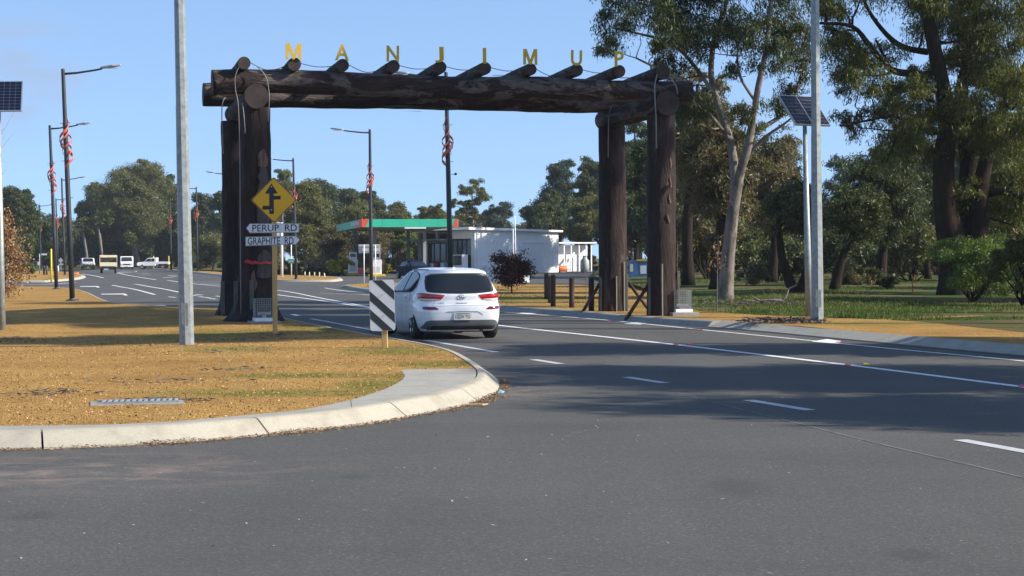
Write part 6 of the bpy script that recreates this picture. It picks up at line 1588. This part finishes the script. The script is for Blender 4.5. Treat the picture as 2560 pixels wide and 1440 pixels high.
# grey-backed sign board on two posts
p = P(924, 709, .14); k = p.y / F_PX
t = thing('sign_board', 'sign board seen from its grey back on two thin posts by the station drive', 'sign', p, R(2))
MB().box(-27 * k, 27 * k, 0, .012, 76 * k, 98 * k).build('panel', MT['sign_grey'], t, bev=.01)
for z in (81, 93): MB().box(-26 * k, 26 * k, -.03, -.002, z * k - .02, z * k + .02).build('stiffener', MT['silver'], t)
for x in (-13.5, 15): MB().tube([(x * k, -.055, -.1), (x * k, -.055, 97 * k)], .03, 8).build('post', MT['white_metal'], t, True)
# thin white poles, small signs
def vpole(name, label, u, v, top, r, mat, cat='pole', Y=None, lean=0, grp=None, zo=.0):
    b = P(u, v, zo) if Y is None else W(u, 660, Y)
    if Y is not None: b.z = H(b.x, Y)
    hz = 645 - .0052 * (u - 1280)
    ht = (hz - top) * b.y / F_PX + CAM_H - b.z
    t = thing(name, label, cat, b, 0, grp); t.rotation_euler = (0, R(lean), 0)
    MB().lathe([(r, -.1), (r, ht * .5), (r * .9, ht - .03), (r * .5, ht)], 10).build('shaft', MT[mat], t, True)
    return t, ht, b
vpole('aerial_pole', 'tall white aerial pole before the white building, left of the pair', 1283.5, 688, 572, .055, 'white_metal', Y=152, lean=-.3, grp='white poles before the building')
t, ht, b = vpole('aerial_pole', 'taller white aerial pole before the white building, right of the pair', 1290, 688, 540, .05, 'white_metal', Y=152, lean=-1.0, grp='white poles before the building')
MB().box(-.25, .05, -.02, .02, ht - .9, ht - .86).build('cross_arm', MT['white_metal'], t)
vpole('aerial_pole', 'thin grey pole left of the parked dark car', 976, 687, 594, .04, 'galv', Y=172, grp='grey poles beside the dark car'); vpole('aerial_pole', 'thin grey pole close right of its twin by the dark car', 980, 687, 594, .04, 'galv', Y=172, grp='grey poles beside the dark car')
t, ht, b = vpole('price_sign', 'white pylon sign half hidden behind the road-name blades', 705, 692, 556, .10, 'white_metal', 'sign', zo=.14); k = b.y / F_PX
MB().box(-.55, .12, -.06, -.0, ht - 34 * k, ht).build('sign_panel', MT['white_metal'], t, bev=.02); MB().box(-.45, .05, -.075, -.062, ht - 18 * k, ht - 12 * k).build('panel_strip', MT['canopy_green'], t)
t, ht, b = vpole('tourist_sign', 'small green sign on a thin white pole beside the lamp post', 728.5, 691, 610, .045, 'white_metal', 'sign', zo=.14); k = b.y / F_PX
MB().box(-8 * k, 7 * k, -.06, -.04, (691 - 658) * k, (691 - 647) * k).build('sign_panel', simple('green_sign', (.10, .30, .22), .5), t, bev=.01)
MB().box(-5 * k, 5 * k, -.066, -.0605, (691 - 654) * k, (691 - 653) * k).build('sign_line', MT['sign_white'], t)
vpole('guide_post', 'slim pale guide post left of the white pylon sign', 690, 691, 645, .05, 'post_yellow', 'post', zo=.14)
for u, top, lean, lb in ((762, 679, 2, 'first white stake left of the hedge row'), (773, 680, 3, 'second white stake from the left by the hedges'), (786, 680, 2, 'middle white stake of the five by the hedges'), (798, 680, 4, 'fourth white stake from the left by the hedges'), (812, 682, -8, 'rightmost white stake leaning at the end of the row')):
    vpole('white_stake', lb, u, 693, top, .045, 'cream', 'stake', lean=lean, grp='white stakes along the station garden', zo=.14)
# annex and clutter right of the building
b = W(1440, 680, 176); an = thing('white_annex', 'low white annex with stairs and posts at the right end of the building', 'building', (b.x, 178, H(0, 178)), R(28))
MB().box(-1.6, 1.7, .6, 4, -.1, 2.6).build('wall', MT['white_paint'], an); MB().box(-2.1, 2.2, -.5, 4.2, 2.75, 2.88).build('roof', MT['white_metal'], an)
for x in (-1.4, -.6, .3, 1.1, 1.7): MB().box(x - .05, x + .05, -.3, -.2, -.1, 2.74).build('post', MT['white_metal'], an)
MB().prism([(-1.9, -.05, .1), (-1.7, -.05, .1), (.0, -.05, 1.7), (.0, -.05, 1.9), (-.2, -.05, 1.9)], (0, .08, 0)).build('stair_stringer', MT['white_metal'], an)
for z in (.55, .9): MB().box(-1.4, .9, -.2, -.17, z, z + .05).build('rail', MT['grey_paint'], an)
b = W(1405, 680, 172); t = thing('orange_drum', 'orange drum on its side by the annex', 'drum', (b.x, 172, H(0, 172)), R(20))
MB().lathe([(.28, -.45), (.30, -.4), (.30, .4), (.28, .45)], 14, 'X', (0, 0, .32)).build('drum', MT['orange'], t, True); MB().box(-.3, .3, -.34, .34, 0, .06).build('cradle', MT['grey_paint'], t)
b = W(1462, 680, 172); t = thing('water_tank', 'small grey tank between the annex posts', 'tank', (b.x, 172, H(0, 172)))
MB().lathe([(.42, .0), (.44, .5), (.42, 1.1), (.2, 1.35), (.18, 1.5)], 14).build('tank', MT['grey_paint'], t, True); MB().lathe([(.2, 1.5), (.2, 1.56)], 10).build('lid', MT['black'], t)
b = W(1594, 690, 122); t = thing('blue_kiosk', 'blue cabinet with a yellow awning edge seen between the arch posts', 'cabinet', (b.x, 122, GZ(b.x, 122) - .1), R(-6))
MB().box(-.62, -.02, -.4, .5, 0, 1.22).box(.0, .70, -.3, .5, 0, 1.15).build('cabinet', MT['blue_paint'], t, bev=.01)
MB().box(-.06, .74, -.42, .5, 1.16, 1.27).build('awning', MT['kerb_yellow'], t); MB().box(-.5, -.3, -.415, -.402, .45, .95).build('notice', MT['cream'], t); MB().box(.2, .6, -.315, -.302, .3, .85).build('panel', MT['white_metal'], t)

# small purple-leaved tree and saplings on the station verge
def young_tree(label, u, v, top, left, right, bot, leaf, n, leafn, bark='bark_dark', trunk=.035, ln=.10, wl=.045, zf=None, name='young_tree', grp=None, cone=0.0):
    p = P(u, v, .14 if zf is None else 0, zf); k = p.y / F_PX
    t = thing(name, label, 'tree', p, 0, grp); m = MB(); tips = []
    ht = (v - top) * k; zb_ = (v - bot) * k; hw = (right - left) * k / 2; xc = ((left + right) / 2 - u) * k
    m.tube(spline([(0, 0, -.1), (.01, 0, ht * .35), (xc * .4, 0, ht * .7), (xc * .5, 0, ht * .97)], 4), list(np.linspace(trunk, trunk * .25, 13)), 7)
    for i in range(n):
        a = random.uniform(0, 6.28); z0 = random.uniform(zb_ * .7, ht * .8)
        q = math.sqrt(random.random())
        q *= 1 - cone * min(1, max(0, ((z0 - zb_) / (ht - zb_) - .38) * 3.5))
        e = Vector((xc + math.cos(a) * hw * q, math.sin(a) * hw * q * .8, min(ht, max(zb_, z0 + random.uniform(-.05, .35) * ht))))
        pts = limb(m, (xc * .2, 0, min(z0, ht * .8)), e, trunk * .4, trunk * .12, 4, 4, .12)
        tips += [tuple(x) for x in pts[2:]]
    m.build('trunk', MT[bark], t, True)
    if leafn:
        c = np.array([tips[i] for i in rng.integers(0, len(tips), leafn)]) + rng.normal(0, 1, (leafn, 3)) * (hw * .13, hw * .13, ht * .05)
        axx = rng.normal(size=(leafn, 3)); axx[:, 2] -= .8
        L = rng.uniform(.6, 1.3, leafn) * ln
        mesh_obj('crown', quads_mesh('crown', leaf_quads(c, L, L * wl / ln, axx), MT[leaf]), None, t)
    return t
young_tree('small purple-brown leaved tree on the verge before the white building', 1279, 733, 632, 1226, 1340, 706, 'leaf_purple', 56, 5200, ln=.12, wl=.06)
young_tree('leafless young sapling right of the purple-leaved tree', 1465, 752, 640, 1432, 1490, 700, 'leaf_purple', 10, 0, 'bark_grey', .016)
young_tree('slender bare sapling with a few orange leaves before the pale gum', 1792, 781, 580, 1770, 1830, 660, 'leaf_autumn', 12, 60, 'bark_grey', .018, .09, .06, GZ)
young_tree('young tree with dry brown autumn leaves at the left edge', 14, 746, 538, -60, 92, 738, 'leaf_autumn', 64, 2900, 'bark_grey', .03, .115, .065, VZ, cone=.8)
young_tree('bare twiggy sapling behind the left solar panel pole', -30, 742, 275, -70, 62, 420, 'leaf_autumn', 16, 0, 'bark_grey', .03, zf=VZ)
# clutter boxes under the purple tree
for u, mat, lb, h_ in ((1276, 'white_metal', 'white box by the station wall behind the purple-leaved tree', .5), (1297, 'pink', 'pink box behind the purple-leaved tree', .45), (1312, 'white_metal', 'white box right of the pink box', .4)):
    b = W(u, 700, 118); t = thing('goods_box', lb, 'box', (b.x, 118, H(0, 118)), R(15), 'boxes before the white building')
    MB().box(-.26, .26, -.2, .2, 0, h_).build('box', MT[mat], t, bev=.02); MB().box(-.28, .28, -.22, .22, h_, h_ + .05).build('lid', MT['white_metal'], t)

# ------------------------------------------------------------------ far left clutter by the side street
vpole('yellow_post', 'slim yellow post on the side-street island', 128.5, 702, 622, .07, 'post_yellow', 'post', zo=.1)
for u, lb in ((384, 'slim yellow post behind the pickup bonnet'), (422, 'slim yellow post behind the pickup cab')):
    t, ht, b = vpole('yellow_post', lb, u, 668, 640, .08, 'post_yellow', 'post', Y=268, grp='yellow posts behind the pickup')
t, ht, b = vpole('street_name_sign', 'grey post with pale street-name blade on the side-street island', 99, 686, 634, .06, 'galv', 'sign', zo=.1); k = b.y / F_PX
MB().box(5 * k, 19 * k, -.01, .01, ht - 4 * k, ht).build('blade', MT['sign_white'], t); MB().box(-4 * k, 2 * k, -.09, -.07, ht - 29 * k, ht - 20 * k).build('notice', MT['sign_white'], t)
for u, lb in ((110, 'left dark bollard beside the street-name sign'), (117, 'right dark bollard beside the street-name sign')): vpole('dark_bollard', lb, u, 688, 664, .09, 'dark_steel', 'bollard', zo=.1, grp='dark bollards by the side street')
t, ht, b = vpole('warning_sign', 'back of a diamond warning sign with a plate below at the bend', 152, 680, 646, .05, 'grey_paint', 'sign', Y=215); k = b.y / F_PX
MB().prism([(0, -.07, ht + 2 * k), (6.5 * k, -.07, ht - 5 * k), (0, -.07, ht - 12 * k), (-6.5 * k, -.07, ht - 5 * k)], (0, .01, 0)).build('diamond', MT['sign_grey'], t); MB().box(-6 * k, 6 * k, -.07, -.06, ht - 17 * k, ht - 13 * k).build('plate', MT['sign_grey'], t)
p = P(190, 687.5, .1); k = p.y / F_PX; t = thing('orange_barrier', 'small orange plastic barrier at the island nose', 'barrier', p)
MB().prism([(-7 * k, -.2, 0), (7 * k, -.2, 0), (6 * k, -.08, 6.5 * k), (-6 * k, -.08, 6.5 * k)], (0, .3, 0)).build('barrier', MT['orange'], t, bev=.03); MB().box(-6 * k, 6 * k, -.215, -.17, 3 * k, 4.4 * k).build('stripe', MT['cream'], t)
for u, lb in ((145, 'small white square marker left of the diamond sign'), (181, 'white guide post beside the nearest lamp post')):
    vpole('marker_post', lb, u, 682, 664, .10, 'sign_white', 'post', Y=205)
# ------------------------------------------------------------------ right bank clutter
t, ht, b = vpole('orange_marker', 'thin orange marker post in the long grass on the right', 2282, 742, 708, .02, 'rust_orange', 'post', Y=66); t.location.z = GZ(b.x, 66)
for u, lb in ((2243, 'left white fence post far behind the orange marker'), (2278, 'middle white fence post before the orange earth'), (2313, 'right white fence post before the orange earth')):
    t, ht, b = vpole('fence_post', lb, u, 695, 668, .07, 'white_metal', 'post', Y=128, grp='white fence posts at the back of the bank'); t.location.z = GZ(b.x, 128) - .1
b = W(2300, 690, 140); t = thing('earth_mound', 'mound of bare orange earth behind the white fence posts', 'mound', (b.x, 140, GZ(b.x, 140) - .1))
MB().lathe([(1.9, 0), (1.5, .5), (.9, .9), (.3, 1.1)], 14).build('mound', simple('orange_earth', (.52, .24, .11), .95, var=.3, scale=2), t, True)
p = P(1955, 757, .0, GZ)
t = thing('fallen_branch', 'pale crooked fallen branch lying in the grass beside the pale gum', 'branch', p); k = p.y / F_PX
m = MB(); limb(m, (-1.3, .1, .06), (0, 0, .08), .04, .05, 6, 5, .05, 0); m.tube(spline([(0, 0, .08), (.12, 0, .2), (.22, .05, .42), (.36, .05, .5), (.44, .0, .55)], 4), list(np.linspace(.05, .022, 17)), 6); limb(m, (-.7, .05, .08), (-1.0, -.3, .22), .025, .01, 4, 3); limb(m, (.22, .05, .42), (.05, .1, .52), .02, .008, 4, 3)
m.build('branch', MT['bark_grey'], t, True)
p = P(1810, 762, 0, GZ); C = rng.normal(0, 1, (900, 3)) * (1.2, .5, .0) + (p.x + .8, p.y, p.z + .03); C[:, 2] += np.abs(rng.normal(0, .04, 900))
stuff('twig_litter', leaf_quads(C, rng.uniform(.05, .3, 900), rng.uniform(.01, .03, 900), rng.normal(size=(900, 3)) * (1, 1, .15)), MT['ash_bark'], 'dark bark and twig litter around the foot of the pale gum')
p0, p1 = P(1870, 806, .15), P(2040, 806, .15); n = 1100
tq = rng.random((n, 1)); C = np.array(p0) * (1 - tq) + np.array(p1) * tq + rng.normal(0, 1, (n, 3)) * (.15, .45, 0); C[:, 2] = .17 + np.abs(rng.normal(0, .035, n))
stuff('bark_litter', leaf_quads(C, rng.uniform(.04, .2, n), rng.uniform(.02, .05, n), rng.normal(size=(n, 3)) * (1, 1, .15)), MT['ash_bark'], 'grey bark litter in the gravel before the thick right pole')
# pieces of bark and sticks on the near verge
for (u, v, sx_, sy_, n) in ((600, 850, .7, .5, 160), (560, 880, .4, .3, 40), (110, 985, .35, .25, 120), (600, 925, .25, .2, 60), (690, 838, .22, .15, 60), (30, 850, .6, .6, 200), (390, 955, .5, .3, 60), (430, 1003, .3, .12, 90)):
    p = P(u, v, 0, VZ); C = rng.normal(0, 1, (n, 3)) * (sx_, sy_, 0) + (p.x, p.y, 0); C[:, 2] = [VZ(x, y) + .012 for x, y in C[:, :2]]; C[:, 2] += np.abs(rng.normal(0, .012, n))
    stuff('bark_bits', leaf_quads(C, rng.uniform(.04, .2, n), rng.uniform(.006, .02, n), rng.normal(size=(n, 3)) * (1, 1, .12)), MT['ash_bark'], 'grey bark bits and twigs lying on the corner verge')
p = P(1190, 1014, .01)
t = thing('dry_stick', 'pale dry forked stick lying in the gutter of the kerb corner', 'stick', p)
MB().tube([(-.16, .02, .012), (.0, .05, .012), (.13, .06, .012)], .008, 5).tube([(.13, .06, .012), (.07, -.08, .012)], .007, 5).build('stick', MT['timber'], t)
p = P(1252, 985, .0); t = thing('plastic_scrap', 'pale blue scrap of plastic at the tip of the kerb', 'litter', p)
MB().add([(-.04, .0, .01), (.03, -.03, .012), (.05, .03, .03), (-.01, .06, .05), (-.05, .04, .02)], [(0, 1, 3), (1, 2, 3), (0, 3, 4)]).build('scrap', MT['cyan'], t)
# ------------------------------------------------------------------ thin winter haze between the camera and the far trees
hm = bpy.data.materials.new('haze'); hm.use_nodes = True; hn = hm.node_tree
hn.nodes.remove(hn.nodes['Principled BSDF'])
pv = hn.nodes.new('ShaderNodeVolumePrincipled'); pv.inputs['Color'].default_value = (.86, .92, 1.0, 1); pv.inputs['Density'].default_value = 0.00018; pv.inputs['Anisotropy'].default_value = 0.2
hn.links.new(pv.outputs[0], hn.nodes['Material Output'].inputs['Volume'])
hz_ = MB().box(-420, 420, -90, 520, -1.5, 30).build('haze', hm); hz_['kind'] = 'stuff'
